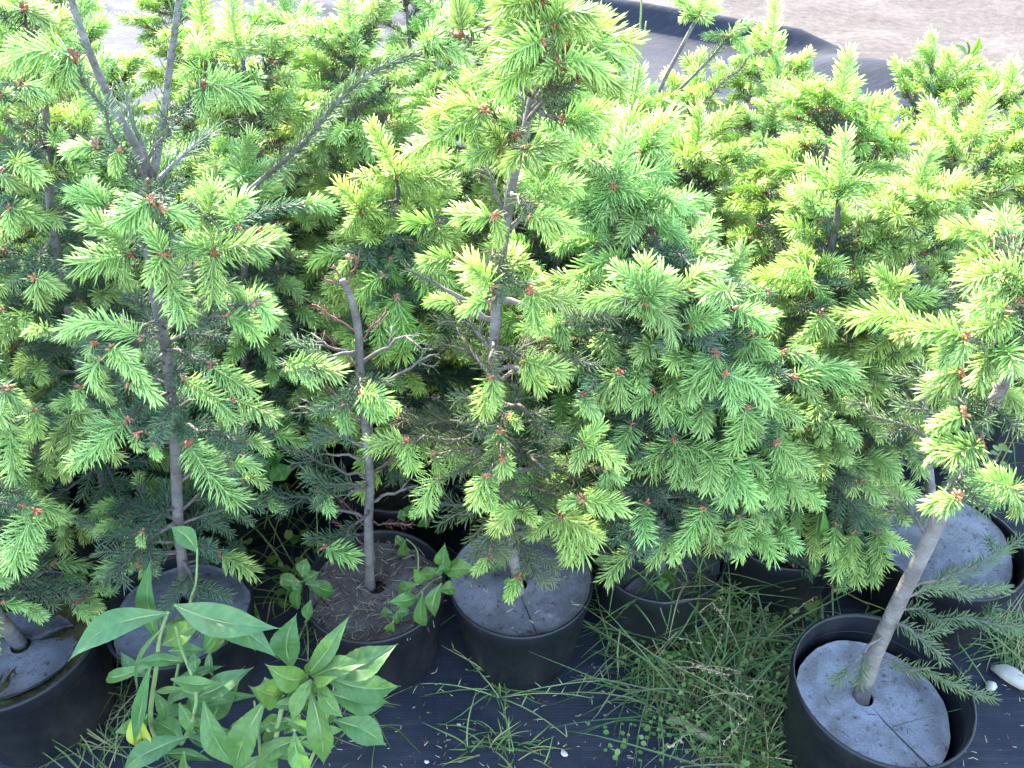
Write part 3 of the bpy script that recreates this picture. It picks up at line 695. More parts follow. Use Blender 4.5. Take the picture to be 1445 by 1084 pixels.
T4.shoots_px('F', [30, 140, 145, 60, 40, 145, 130, 110, 370, 160, 225, 225, 210, 180, 125, 160, 230, 230, 355, 295, 40, 310, 155, 255, 150, 420, 40, 600, 155, 420, 130, 560, 190, 505, 375, 625, 195, 510, 240, 640, 0, 600, 125, 705, 5, 610, 30, 720,
    480, 520, 715, 535, 480, 515, 725, 480, 475, 530, 560, 600, 280, 650, 230, 825, 285, 650, 320, 780, 330, 640, 505, 700, 10, 800, 110, 970, 15, 800, 20, 980, 30, 810, 205, 870, 140, 820, 240, 900, 145, 825, 330, 920, 410, 800, 395, 965, 415, 795, 470, 900, 430, 785, 570, 885,
    220, 900, 185, 1055, 370, 970, 380, 1045, 490, 960, 585, 1065, 660, 850, 795, 920, 670, 860, 750, 1000, 590, 700, 720, 765, 595, 705, 610, 790, 300, 1000, 300, 1070, 440, 420, 330, 480, 300, 345, 360, 400, 300, 340, 240, 450, 480, 400, 600, 420], 0.24)
T4.shoots_px('I', [100, -20, 20, 130, 105, -20, 140, 100, 250, 10, 240, 100, 480, -20, 510, 60, 690, 230, 680, 320, 385, -30, 350, 90], 0.2)
T4.shoots_px('H', [1400, 90, 1330, 200, 1405, 90, 1420, 190, 1120, 0, 1200, 30], 0.2)
T4.grow(b.z + 0.24, b.z + 0.55, 0.19, 0.05, 5, 0.42, (0.035, 0.07), (-5, 25), None, False, 0.35)
T4.grow(b.z + 0.10, b.z + 0.24, 0.2, 0.05, 5, 0.6, (0.035, 0.07), (-12, 10), toward, False, 0.1)
T4.grow(b.z + 0.5, b.z + 0.72, 0.13, 0.05, 4, 0.7, (0.04, 0.075), (10, 45), None, False, 0.6)

# T5 -- front right, in the near pot
b = m5 @ V((-0.012, 0.012, 0.143))
T5 = Tree('thick-trunked spruce leaning right out of the front right pot', trunk_px(b.y, [(1212, 995), (1232, 930), (1268, 850), (1310, 765), (1345, 690), (1372, 630), (1398, 575), (1425, 525), (1450, 460), (1475, 380)], 0.06), 0.0130, 0.0055, (1.06, 1.05, 0.95), (1.05, 1.05, 0.85), 'barkpale', 'thin')
T5.shoots_px('F', [1390, 130, 1240, 115, 1385, 140, 1290, 190, 1380, 245, 1240, 235, 1390, 255, 1295, 330, 1400, 250, 1430, 370, 1200, 355, 1035, 325, 1200, 370, 1120, 460, 1205, 375, 1190, 450, 1190, 500, 1060, 580, 1195, 505, 1110, 520, 1200, 680, 1095, 725, 1205, 680, 1140, 690,
    1265, 800, 1085, 830, 1265, 805, 1170, 850, 1410, 1000, 1250, 960, 1405, 1010, 1290, 1060, 1420, 1010, 1445, 1100, 1170, 1030, 1065, 1060, 1175, 1035, 1130, 1084, 1410, 990, 1330, 920, 1440, 180, 1380, 60, 1440, 180, 1480, 100], 0.15, tint=(1.08, 1.07, 1.0))
# low needled limbs reaching right and left over the pot
for x, y, dy in [(1400, 985, -.02), (1445, 890, .06), (1330, 930, -.04), (1420, 830, .1), (1180, 960, -.05)]:
    T5.branch_to(PY(x, y, b.y + dy), bare=0.12 if y != 960 else 0.7, rise=-0.35, r=0.0024, dens=11)
for x, y, dy in [(1260, 560, .1), (1200, 570, .12), (1290, 640, .05), (1440, 690, .03), (1300, 520, .12), (1250, 690, .1), (1440, 760, .08)]:
    T5.branch_to(PY(x, y, b.y + dy), bare=0.2, rise=0.2, dens=10)
T5.grow(b.z + 0.62, b.z + 0.85, 0.13, 0.08, 3, 0.5, (0.03, 0.06), (0, 40), None, True, 0.4)

# ------------------------------------------------------------------ second row, placed from what shows between the front trees
def second(label, Y, pix, lean, new, old, r0=0.009, dens='thick'):
    q = trunk_px(Y, pix, lean)
    if abs(q[0].z - (ZG + .155)) > 0.02: q[0] = V((q[0].x, q[0].y, ZG + .155)) if q[0].z < q[1].z - .1 else q[0]
    return Tree(label, q, r0, 0.004, new, old, dens=dens)
b = m8 @ V((0, 0, .15))
T8 = second('spruce with dark inner stems behind the left edge tree', b.y, [(165, 745), (130, 600), (95, 430), (72, 300), (66, 180), (60, 95)], 0.02, (1.1, 1.05, 1.0), (0.9, 1.0, 0.95))
T8.shoots_px('A', [100, 40, 200, 95, 95, 50, 20, 90, 90, 360, 185, 385, 100, 380, 150, 445, 5, 400, 75, 400, 60, 680, 165, 755, 0, 735, 85, 790, 40, 880, 175, 935, 0, 870, 10, 960], 0.2, tint=PALE)
T8.shoots_px('D', [100, 40, 175, 80, 150, 100, 245, 145, 130, 120, 150, 205], 0.2, tint=PALE)
T8.grow(b.z + 0.1, T8.pts[-1].z - 0.02, 0.20, 0.07, 5, 0.55, (0.03, 0.065), (-10, 40))
b = m7 @ V((0, 0, .14))
T7 = second('bushy spruce behind the dense mint-green one, spreading to the right', b.y, [(1112, 795), (1130, 650), (1150, 520), (1165, 400), (1178, 330), (1185, 270)], 0.1, (1.05, 1.03, 0.95), (0.95, 1.05, 0.95))
T7.shoots_px('F', [560, 120, 365, 105, 555, 125, 440, 60, 560, 130, 650, 225, 600, 250, 505, 375, 605, 250, 640, 330, 880, 190, 1060, 170, 870, 180, 725, 180, 870, 165, 840, 60, 880, 195, 960, 100, 880, 270, 665, 265, 885, 260, 1015, 310, 880, 255, 890, 170, 950, 390, 755, 480, 950, 395, 920, 490, 960, 410, 1090, 500, 960, 400, 1000, 330], 0.2, tint=(1.03, 1.05, 0.9))
T7.grow(b.z + 0.14, T7.pts[-1].z - 0.02, 0.20, 0.055, 5, 0.75, (0.035, 0.07), (-10, 40))
b = m6 @ V((0.0, 0.07, .175))
T6 = Tree('slim spruce rising from the felt-covered pot behind the leaning trunk', [b] + trunk_px(b.y, [(1308, 640), (1303, 570), (1297, 500), (1290, 420), (1286, 330), (1296, 280)], 0.06), 0.009, 0.004, (1.1, 1.05, 0.95), (1.05, 1.05, 0.85), dens='thin')
T6.grow(b.z + 0.10, b.z + 0.3, 0.2, 0.06, 5, 0.3, (0.03, 0.05), (0, 15), lambda a: math.sin(a) > 0.25, False, 0.1)  # low back branches added to keep sun off the felt disc
T6.grow(b.z + 0.30, T6.pts[-1].z - 0.03, 0.20, 0.06, 5, 0.5, (0.035, 0.065), (0, 40))

pot(-1.05, 1.14, 0.12, PH, 'black pot of the added shade spruce beyond the left edge in the second row', 0.155)  # out-of-view pot and spruce, added to shade the left edge pot
b = V((-1.05, 1.14, ZG + .155))
Tx = Tree('unseen spruce added for shade just beyond the left edge in the second row', [b, b + V((0, 0, .25)), b + V((.02, 0, .5)), b + V((.02, .02, .72))], .009, .004, MID, (1, 1, 1))
Tx.grow(b.z + .1, b.z + .7, .2, .07, 5, .6)
# whorl behind T2/T3 at (560,256) and its neighbours
SEC = []
T9 = second('lime-tipped spruce with a star of upright shoots between the half-dead and middle trees', 1.27, [(575, 745), (570, 600), (562, 450), (560, 330), (562, 262)], 0.03, LIME, (0.95, 1.05, 0.95)); SEC.append(T9)
T9.shoots_px('B', [240, 750, 140, 540, 245, 760, 440, 680, 250, 770, 470, 800, 230, 760, 60, 765, 240, 770, 110, 870, 250, 770, 390, 900], 0.04, rise=1.0, tint=LIME)
T9.shoots_px('B', [90, 900, 0, 800, 130, 900, 235, 920, 125, 895, 170, 800, 70, 920, 15, 995, 410, 950, 295, 940, 320, 1040, 475, 1000, 440, 960, 475, 1045], 0.16)
T9.shoots_px('E', [40, 20, 5, 75, 180, 90, 85, 195, 210, 20, 245, 115, 240, 180, 190, 385, 245, 180, 280, 370, 240, 185, 230, 300, 480, 370, 540, 420, 330, 20, 470, 140, 330, 20, 380, 160], 0.18, tint=(0.85, 1.0, 0.8))
T9.grow(0.36, T9.pts[-1].z - 0.03, 0.19, 0.06, 5, 0.6, (0.035, 0.075), (-5, 40), leader=False)
T10 = second('spruce behind the forked left tree, mostly old dark needles', 1.30, [(335, 745), (340, 600), (345, 450), (345, 330), (350, 250)], 0.03, MINT, (0.85, 0.98, 0.95)); SEC.append(T10)
T10.grow(0.32, T10.pts[-1].z - 0.03, 0.20, 0.06, 5, 0.35, (0.03, 0.06), (-5, 40))
top_y = 1.24
T10.old = (1.35, 1.3, 1.1)
l5, lp5 = limb_px(T10, [(345, 275), (385, 240), (430, 200), (470, 150), (520, 105), (565, 85), (603, 72)], 0.0042, 0.003, -0.02, 0.9, 18)
for d_ in [(0.8, -.1, .3), (.6, -.4, .1), (.4, .2, .7), (.9, .2, -.2), (.2, -.5, .4)]:
    add_shoot(l5, lp5[-1], V(d_).normalized(), rnd.uniform(0.045, .07), jit(PALE))
T11 = second('spruce behind the tall middle trunk, on its right', 1.32, [(770, 700), (775, 560), (780, 430), (790, 330), (800, 280)], 0.03, (0.9, 1.03, 0.85), (0.85, 1.0, 0.95)); SEC.append(T11)
T11.grow(0.30, T11.pts[-1].z - 0.03, 0.20, 0.06, 5, 0.7, (0.035, 0.075), (-5, 40))
for k, T in enumerate(SEC):
    q = T.pts[0]; pot(q.x, q.y, 0.12, PH, ['black pot in the second row below the lime-tipped spruce', 'black pot in the second row behind the forked left tree', 'black pot in the second row behind the tall middle trunk'][k], 0.155)
    base_z = ZG + 0.155
    q.z = q.z
# ------------------------------------------------------------------ back rows on their grid
ORD = ['first', 'second', 'third', 'fourth', 'fifth', 'sixth', 'seventh', 'eighth', 'ninth', 'tenth', 'eleventh']
ROWS = [('third', 1.54, -1.32, 10, 0.265), ('fourth', 1.80, -1.48, 10, 0.285), ('fifth', 2.08, -1.65, 11, 0.29)]  # third and fourth rows extended past the left edge, unseen, to add shade
def top_px(x):     # how high the crowns reach in the picture, by column
    pts = [(-400, -40), (0, -40), (120, -20), (300, -60), (380, 5), (480, -20), (650, -70), (860, -30), (925, 150), (1080, 70), (1190, 100), (1310, 90), (1445, 110)]
    return float(np.interp(x, [p[0] for p in pts], [p[1] for p in pts]))
for ri, (rn, Y, x0, n, dx) in enumerate(ROWS):
    for i in range(n):
        x = x0 + i * dx + rnd.uniform(-.05, .05); y = Y + rnd.uniform(-.05, .05)
        colx = 722 + F_PX * x / (y * math.cos(PITCH) + (CAM_H - 0.8) * math.sin(PITCH))
        h = PY(colx, top_px(colx) + (0 if ri == 2 else rnd.uniform(15, 80)), y).z - 0.055
        h = max(0.5, min(0.98, h))
        zb = ZG + 0.155
        lean = V((rnd.uniform(-.03, .03), rnd.uniform(-.03, .03), 0))
        pts = [V((x, y, zb)), V((x, y, zb)).lerp(V((x, y, h)), .35) + lean * .5, V((x, y, zb)).lerp(V((x, y, h)), .7) + lean, V((x, y, h)) + lean * 1.4]
        hue = rnd.choice([(1.0, 1.04, 0.9), LIME, (0.9, 1.02, 0.95), (1.06, 1.06, 1.05), (1.0, 1.04, 0.8)])
        T = Tree('young spruce in the %s row from the front, %s from the left' % (rn, ORD[i]), pts, 0.009, 0.0035, hue, (0.95, 1.03, 0.9), group='spruces of the back rows')
        T.grow(zb + 0.12, h - 0.02, rnd.uniform(0.19, 0.235), 0.074, 4 if ri else 5, 0.8, (0.032, 0.072), (-8, 45), taper=0.62)
        pot(x, y, 0.12, PH, 'black pot under the %s-row spruce, %s from the left' % (rn, ORD[i]), 0.155, group='black pots of the back rows')
# thin leaning one with reddish stems at the back
b = V((0.40, 1.95, ZG + 0.15))
T = Tree('thin half-bare spruce with two leaning reddish stems near the folded fabric', [b, PY(905, 210, 1.95), PY(930, 130, 1.96), PY(960, 70, 1.97), PY(985, 22, 1.98)], 0.007, 0.0035, PALE, (1.1, 1.0, 0.8), dens='thin')
T.leader((0.04, 0.06)); top_y = 1.95
l6, lp6 = limb_px(T, [(918, 165), (955, 130), (1000, 85), (1028, 52)], 0.004, 0.003, 0, 0.5, 8)
for d_ in [(0.6, -.1, .5), (-.8, -.2, .1), (.7, -.4, -.4)]: add_shoot(l6, lp6[-1], V(d_).normalized(), 0.05, jit(PALE))
T.shoots_px('C', [380, 215, 405, 10, 375, 215, 310, 150, 385, 220, 420, 300], 0.06, rise=1.2, tint=(1.0, 1.03, 0.9))
for k in range(7):
    T.branch_to(PY(rnd.uniform(890, 1000), rnd.uniform(110, 200), 1.95 + rnd.uniform(-.05, .05)), dead=True, r=0.0018)
T.grow(0.35, 0.6, 0.14, 0.08, 4, 0.6, (0.03, 0.06), leader=False)
pot(b.x, b.y, 0.11, PH, 'black pot under the thin half-bare spruce at the back', 0.15)

# ------------------------------------------------------------------ broad-leaved weeds
def leaf_mesh(L_, W_, arch=0.2, fold=0.25, curl=0.0, serr=0.0, mats=None, twist=0.0, pet=0.08):
    nu, nv = 37, 13; vs = []; fs = []; tv = []; ph = rnd.uniform(0, 6)
    side = rnd.uniform(-.12, .12)
    for i in range(nu):
        u = i / (nu - 1)
        prof = (math.sin(math.pi * min(1, (u + 0.015)) ** 1.0) ** 1.3) if u < 0.999 else 0.0
        wv = W_ / 2 * max(0.02, prof) + 0.0011 * (1 - u)
        wv *= 1 + serr * (1 - (u * 11) % 1.0) * 1.2
        x = L_ * u; zc = arch * L_ * math.sin(math.pi * u * 0.75) - curl * L_ * u * u
        yc = side * L_ * math.sin(math.pi * u)
        for j in range(nv):
            v = (j / (nv - 1)) * 2 - 1
            vein = max(0.0, 1 - abs(((u * 9 - abs(v) * 1.1) % 1.0) - 0.5) * 5) * (1 if 0 < abs(v) < .95 else 0)
            yy = wv * v
            zz = zc + fold * abs(yy) + 0.07 * wv * math.sin(u * 13 + v * 2 + ph) + 0.05 * wv * math.sin(u * 7 - v * 3 + ph * 2) - 0.05 * wv * vein
            if j == nv // 2: zz -= 0.10 * wv
            ct, st = math.cos(twist * u), math.sin(twist * u)
            vs.append((x, yc + yy * ct - (zz - zc) * st, zc + yy * st + (zz - zc) * ct))
            tv.append(min(1, 0.4 * vein + (0.5 if j == nv // 2 else 0)))
    for i in range(nu - 1):
        for j in range(nv - 1):
            fs.append((i * nv + j, (i + 1) * nv + j, (i + 1) * nv + j + 1, i * nv + j + 1))
    mb = MB(); mb.add(vs, fs, 0, tv)
    mb.tube([(L_ * u / 8, side * L_ * math.sin(math.pi * u / 8), arch * L_ * math.sin(math.pi * u / 8 * 0.75) - curl * L_ * (u / 8) ** 2 - 0.0012) for u in range(8)], [0.0016 - 0.00015 * u for u in range(8)], 5, 1)
    return mb.mesh('leaf', mats or [M['weedleaf'], M['weedstem']])
def weed(label, base, stems, cat='weed', group=None):
    root = link('broad_leaved_weed', None, None, Matrix.Translation(base)); root.empty_display_size = 0.02
    tag(root, label, cat, group)
    for pts, r in stems:
        mb = MB(); q = smooth_poly([p - base for p in pts]); n = len(q)
        mb.tube(q, [r * (1 - 0.55 * i / (n - 1)) for i in range(n)], 7, 0)
        link('stem', mb.mesh('stem', [M['weedstem']]), root, Matrix.Translation(base))
    return root
def leaf_px(root, tile, bx, by, tx, ty, wpx, Y, dY=0.0, arch=0.18, col=(1, 1, 1), fold=0.3, mats=None, serr=0.0, curl=0.05, up=V((0, -0.5, 0.85)), twist=0.0):
    a = PY(*tp(tile, bx, by), Y); c = PY(*tp(tile, tx, ty), Y + dY)
    L_ = (c - a).length; W_ = wpx / 3.01 / F_PX * (a - V((0, 0, CAM_H))).length * 0.78
    me = leaf_mesh(L_, W_, arch, fold, curl, serr, mats, twist)
    # turn so that the arched chord meets the tip
    m = frame(a, c - a, up, rnd.uniform(-.15, .15))
    zt = arch * L_ * math.sin(math.pi * 0.75) - curl * L_
    m = m @ Matrix.Rotation(math.atan2(zt, L_), 4, 'Y')
    return link('leaf', me, root, m, col)
YA = 0.70
gA = G(228, 1058, ZG); gA.y = max(gA.y, 0.66)
A_base = V((gA.x, gA.y, ZG))
P = lambda x, y, Y: PY(*tp('G', x, y), Y)
wa = weed('tall weed with large lance-shaped leaves beside the mossy left pot', A_base,
    [([A_base, P(640, 880, .70), P(665, 650, .70), P(680, 520, .70), P(715, 420, .70)], 0.0042),
     ([A_base + V((.03, .01, 0)), P(810, 900, .69), P(835, 790, .69), P(815, 690, .695), P(775, 590, .70), P(745, 480, .70)], 0.0036),
     ([A_base + V((.0, .02, 0)), P(800, 420, .73), P(832, 300, .735), P(838, 150, .74)], 0.0025)])
g1 = (0.88, 0.95, 1.05); g2 = (1.05, 1.02, 0.85); g3 = (1.3, 1.12, 0.8)
for a in [(720, 425, 290, 630, 135, .70, -.05, .16, g1), (740, 390, 1190, 490, 150, .70, -.03, .24, (1.0, 1.0, 1.15)), (790, 420, 1180, 620, 150, .70, -.04, .12, g1), (850, 395, 1085, 590, 60, .70, -.06, .1, g3),
          (680, 560, 640, 195, 100, .705, .03, .06, (.7, .85, .8)), (838, 165, 722, 58, 95, .74, .02, .1, (.8, .9, .75)), (790, 630, 558, 640, 62, .70, -.02, .12, (.85, .95, .8)), (840, 780, 1078, 655, 105, .69, .02, .2, g1),
          (900, 890, 1040, 650, 150, .70, .03, .1, (.85, .95, .9)), (865, 800, 1010, 1084, 120, .685, -.04, .1, (.95, 1, .9)), (800, 950, 520, 1100, 110, .68, -.03, .2, (.9, 1, 1)), (640, 640, 570, 990, 75, .69, -.02, .05, (.8, .95, 1)),
          (700, 480, 590, 780, 22, .70, -.02, .1, (1, 1, .9)), (690, 560, 860, 460, 110, .71, .02, .1, (1.2, 1.08, .7)), (720, 560, 800, 440, 80, .72, .02, .1, (1.25, 1.08, .6)), (660, 760, 800, 745, 30, .69, -.02, .08, (1.1, 1, .8)), (780, 970, 640, 880, 100, .70, .02, .1, (.75, .9, .7))]:
    leaf_px(wa, 'G', a[0], a[1], a[2], a[3], a[4], a[5], a[6], a[7], a[8], serr=0.02)
leaf_px(wa, 'G', 600, 1010, 575, 830, 115, .675, .02, .1, (1, 1, 1), mats=[M['yellowleaf'], M['weedstem']])
for k in range(32):
    x0 = rnd.uniform(620, 900); y0 = rnd.uniform(560, 1040); a = rnd.uniform(0, 6.28); l = rnd.uniform(130, 260)
    leaf_px(wa, 'G', x0, y0, x0 + math.cos(a) * l, y0 + abs(math.sin(a)) * l * rnd.choice((-.8, .5)), rnd.uniform(38, 75), rnd.uniform(.69, .75), rnd.uniform(-.03, .04), rnd.uniform(.05, .25), jit(rnd.choice((g1, g2, (.8, .92, .8))), .1), serr=.02, twist=rnd.uniform(-.6, .6))
B_base = V((G(395, 1090, ZG).x, 0.645, ZG))
wb = weed('bushy bright weed with a rosette of toothed leaves in front of the second pot', B_base,
    [([B_base, P(1180, 900, .655), P(1240, 780, .66), P(1320, 710, .665)], 0.0045), ([B_base, P(1100, 950, .67), P(1080, 800, .68)], 0.003), ([B_base + V((.02, 0, 0)), P(1380, 900, .66), P(1400, 760, .665)], 0.003)])
for a in [(1310, 700, 1125, 640, 120, .665, -.02, .15, (1.15, 1.05, .75)), (1300, 690, 1490, 430, 95, .67, .03, .15, (1, 1, .85)), (1240, 660, 1262, 425, 140, .69, .03, .1, (.75, .88, .85)), (1200, 770, 1070, 740, 140, .665, -.02, .15, (1.2, 1.08, .7)),
          (1130, 790, 1000, 1100, 150, .66, -.03, .14, (1, 1, .85)), (1325, 715, 1245, 890, 75, .66, -.03, .12, (1.25, 1.1, .8)), (1320, 760, 1375, 1070, 125, .655, -.04, .12, (1.1, 1.05, .85)), (1370, 690, 1700, 735, 140, .665, .01, .18, (1, 1, .9)),
          (1390, 760, 1650, 800, 130, .67, .02, .15, (.85, .95, .95)), (1300, 950, 1080, 1100, 85, .65, -.02, .15, (1.1, 1.03, .85)), (1380, 680, 1690, 555, 150, .675, .03, .16, (1, 1, .95)), (1350, 730, 1460, 870, 80, .655, -.03, .1, (1.2, 1.08, .8)), (1340, 690, 1560, 640, 100, .66, .0, .2, (1.15, 1.05, .8)),
          (1330, 700, 1340, 610, 60, .668, .01, .1, (1.3, 1.12, .7)), (1330, 700, 1440, 690, 50, .662, -.02, .2, (1.3, 1.12, .7)), (1320, 710, 1290, 800, 60, .655, -.02, .2, (1.25, 1.1, .75)), (1360, 740, 1420, 790, 60, .652, -.02, .2, (1.25, 1.1, .75)),
          (1420, 880, 1640, 990, 130, .66, -.01, .12, (.85, .95, .9)), (1150, 900, 960, 1000, 120, .68, .0, .1, (.85, .95, .8)), (1250, 930, 1330, 1110, 90, .65, -.02, .1, (.9, 1, .85)), (1180, 980, 1150, 1130, 110, .65, -.02, .1, (.9, 1, .85))]:
    leaf_px(wb, 'G', a[0], a[1], a[2], a[3], a[4], a[5], a[6], a[7], a[8], serr=0.06)
for k in range(20):
    x0 = rnd.uniform(1090, 1400); y0 = rnd.uniform(760, 1060); a = rnd.uniform(0, 6.28); l = rnd.uniform(120, 230)
    leaf_px(wb, 'G', x0, y0, x0 + math.cos(a) * l, y0 + math.sin(a) * l * .7, rnd.uniform(45, 85), rnd.uniform(.655, .70), rnd.uniform(-.03, .03), rnd.uniform(.05, .25), jit(rnd.choice(((1, 1, .85), g2, (.85, .95, .8))), .1), serr=.05, twist=rnd.uniform(-.5, .5))
def small_weed(label, tile, base, cen, leaves, Y, col, dYs=0.03):
    bz = base; c3 = PY(*tp(tile, *cen), Y)
    r = weed(label, bz, [([bz, bz.lerp(c3, .5) + V((.01, 0, .02)), c3], 0.002)])
    for (tx, ty, bx, by, wpx) in leaves:
        leaf_px(r, tile, bx, by, tx, ty, wpx, Y + rnd.uniform(-.01, .01), rnd.uniform(-dYs, dYs), 0.12, jit(col, .12), serr=0.04)
    return r
small_weed('small bright weed hanging over the rim of the half-dead spruce pot', 'H', m2 @ V((0.06, -0.03, 0.165)), (430, 270),
    [(445, 125, 430, 240, 85), (588, 245, 440, 250, 100), (330, 265, 430, 250, 70), (405, 445, 430, 300, 80), (368, 480, 350, 340, 70), (240, 310, 330, 300, 70), (490, 330, 420, 330, 70), (200, 380, 330, 360, 70), (490, 205, 410, 250, 55), (390, 230, 430, 260, 40), (310, 230, 340, 300, 60)], 0.885, (1.05, 1.03, 0.85))
small_weed('tiny round-leaved weed below the bright one on the pot rim', 'H', m2 @ V((0.05, -0.05, 0.162)), (240, 420),
    [(170, 430, 220, 425, 50), (300, 415, 240, 420, 55), (220, 510, 225, 460, 50), (240, 470, 240, 420, 40), (260, 450, 240, 440, 30)], 0.89, (1.1, 1.05, 0.85), .01)
small_weed('small weed with paired leaves left of the half-dead trunk', 'G', m2 @ V((-0.085, -0.02, 0.162)), (1280, 290),
    [(1305, 190, 1285, 270, 70), (1190, 265, 1270, 290, 70), (1195, 310, 1260, 310, 70), (1265, 410, 1275, 310, 70), (1425, 340, 1300, 300, 80), (1360, 250, 1290, 285, 70), (1310, 460, 1320, 370, 55), (1245, 330, 1280, 290, 60)], 0.90, (0.95, 1, 0.8))
small_weed('weed sprig with rounded leaves behind the bare trunk', 'H', m2 @ V((0.07, 0.03, 0.162)), (280, 110),
    [(230, 130, 270, 110, 60), (290, 180, 275, 120, 60), (380, 60, 330, 50, 70), (240, 20, 280, 10, 60), (310, -40, 300, 30, 70)], 0.99, (1, 1, .8))
small_weed('low clover-like seedling at the foot of the middle trunk', 'H', m3 @ V((-0.02, -0.03, 0.185)), (720, 320),
    [(690, 380, 705, 345, 40), (660, 215, 690, 225, 50), (760, 345, 730, 340, 40), (720, 270, 715, 310, 45), (640, 190, 660, 210, 40), (800, 260, 770, 270, 45), (640, 240, 660, 225, 40)], 0.955, (0.8, .95, .7), .01)
small_weed('shaded broad-leaved weed behind the half-dead trunk', 'D', G(370, 760, ZG), (1160, 880),
    [(1090, 960, 1150, 870, 130), (1210, 960, 1160, 880, 120), (1210, 850, 1150, 870, 100), (1120, 840, 1170, 880, 90), (1240, 700, 1200, 760, 110), (1060, 900, 1120, 880, 100)], 1.12, (.8, 1, .6))
small_weed('narrow-leaved weed below the dense mint-green spruce', 'I', G(1150, 850, ZG), (570, 170),
    [(600, 110, 610, -10, 60), (570, 270, 575, 180, 50), (440, 60, 430, 130, 40), (420, 210, 400, 150, 60)], 1.0, (.95, 1, .6))
small_weed('leafy weed on the disc behind the grass', 'H', m4 @ V((-0.03, -0.05, 0.165)), (1280, 200),
    [(1070, 205, 1180, 190, 60), (1380, 340, 1350, 270, 60), (1320, 220, 1270, 200, 50), (1420, 290, 1370, 260, 50), (1230, 180, 1180, 110, 40), (1290, 120, 1260, 190, 40)], 0.98, (1, 1, .75))
small_weed('tall thin seedling with light stem among the back spruces on the right', 'C', V((1.05, 1.75, ZG)), (1230, 250),
    [(1160, 190, 1220, 230, 30), (1210, 170, 1225, 230, 30), (1290, 190, 1240, 240, 30), (1270, 150, 1235, 230, 30), (1180, 330, 1220, 300, 30), (1280, 300, 1230, 280, 30)], 1.75, (1.2, 1.1, .8))

# ------------------------------------------------------------------ grass and ground litter
def grass(name, label, spots, nblade, hl, wd, dry, color=(1, 1, 1), spread=0.03, lay=0.6):
    mb = MB()
    for (x, y, z0) in spots:
        for k in range(nblade):
            a = rnd.uniform(0, 6.28); l = rnd.uniform(*hl); lean = rnd.uniform(0.2, 1.0) * lay
            p = V((x + rnd.gauss(0, spread), y + rnd.gauss(0, spread), z0))
            d = V((math.cos(a), math.sin(a), 0)); sd = V((-math.sin(a), math.cos(a), 0))
            w2 = wd * rnd.uniform(.6, 1.2) / 2; n = 7; vs = []
            dr = min(1, max(0, rnd.gauss(0.15, .15))) if rnd.random() > dry else rnd.uniform(.8, 1)
            k1 = rnd.uniform(0.5, 1.3)
            for i in range(n):
                u = i / (n - 1); th = (math.pi / 2) * (1 - lean) - k1 * lean * u * 1.6
                q = p + d * (l * u * math.cos(th * (1 - .4 * u))) + V((0, 0, max(0.003 - p.z + z0, l * u * math.sin(th)) if True else 0)) + sd * (0.04 * l * math.sin(u * 4 + k))
                q.z = max(q.z, z0 + 0.003)
                ww = w2 * (1 - u ** 2.2) * (0.6 + 0.4 * min(1, u * 4)) + 0.0002
                vs += [tuple(q - sd * ww), tuple(q + V((0, 0, -ww * 0.6))), tuple(q + sd * ww)]
            fs = []
            for i in range(n - 1):
                for j in (0, 1): fs.append((i * 3 + j, i * 3 + j + 1, (i + 1) * 3 + j + 1, (i + 1) * 3 + j))
            mb.add(vs, fs, 0, dr)
    return tag(link(name, mb.mesh(name, [M['grass']]), None, None, color), label, 'grass', kind='stuff')
def spots(n, poly, z=ZG):
    out = []
    xs = [p[0] for p in poly]; ys = [p[1] for p in poly]
    while len(out) < n:
        x = rnd.uniform(min(xs), max(xs)); y = rnd.uniform(min(ys), max(ys)); ins = False
        for i in range(len(poly)):
            (x1, y1), (x2, y2) = poly[i], poly[i - 1]
            if (y1 > y) != (y2 > y) and x < (x2 - x1) * (y - y1) / (y2 - y1) + x1: ins = not ins
        if ins:
            g = G(x, y, z); out.append((g.x, g.y, z))
    return out
MAIN = [(870, 890), (960, 850), (1060, 850), (1130, 830), (1110, 920), (1095, 1000), (1110, 1084), (1020, 1090), (960, 1010), (900, 960)]
grass('grass', 'long green grass between the front right pot and the dense spruce pot', spots(46, MAIN), 7, (0.10, 0.26), 0.0036, 0.24, (0.8, 0.95, 0.95), 0.03, 0.75)
p4s = [(0.262 + rnd.uniform(-.09, .09), 1.06 + rnd.uniform(-.1, .06), ZG + 0.16) for _ in range(14)] + spots(16, [(850, 860), (1010, 900), (1040, 840), (1000, 960), (860, 930)])
grass('grass', 'grass growing over the pot below the dense mint-green spruce', p4s, 9, (0.05, 0.17), 0.003, 0.25, (1.05, 1.15, .95), 0.02, 0.6)
grass('grass', 'fine short grass and straw mat under the long grass', spots(80, MAIN), 11, (0.03, 0.10), 0.0019, 0.5, (0.9, 0.9, 0.75), 0.02, 0.85)
grass('grass', 'thin dry grass beside the left edge pot', spots(12, [(135, 900), (200, 900), (250, 1084), (110, 1084)]), 9, (0.05, 0.16), 0.0022, 0.55, (1, 1, .9), 0.02, 0.8)
grass('grass', 'sprawling grass tuft on the fabric in front of the middle pot', [(*G(700, 975)[:2], ZG), (*G(712, 985)[:2], ZG)], 11, (0.05, 0.14), 0.003, 0.2, (1.1, 1.15, 1), 0.012, 0.9)
grass('grass', 'short grass tuft at the bottom edge in the middle', [(*G(700, 1060)[:2], ZG), (*G(735, 1075)[:2], ZG), (*G(670, 1065)[:2], ZG)], 16, (0.03, 0.08), 0.0028, 0.25, (1.1, 1.15, .9), 0.014, 0.75)
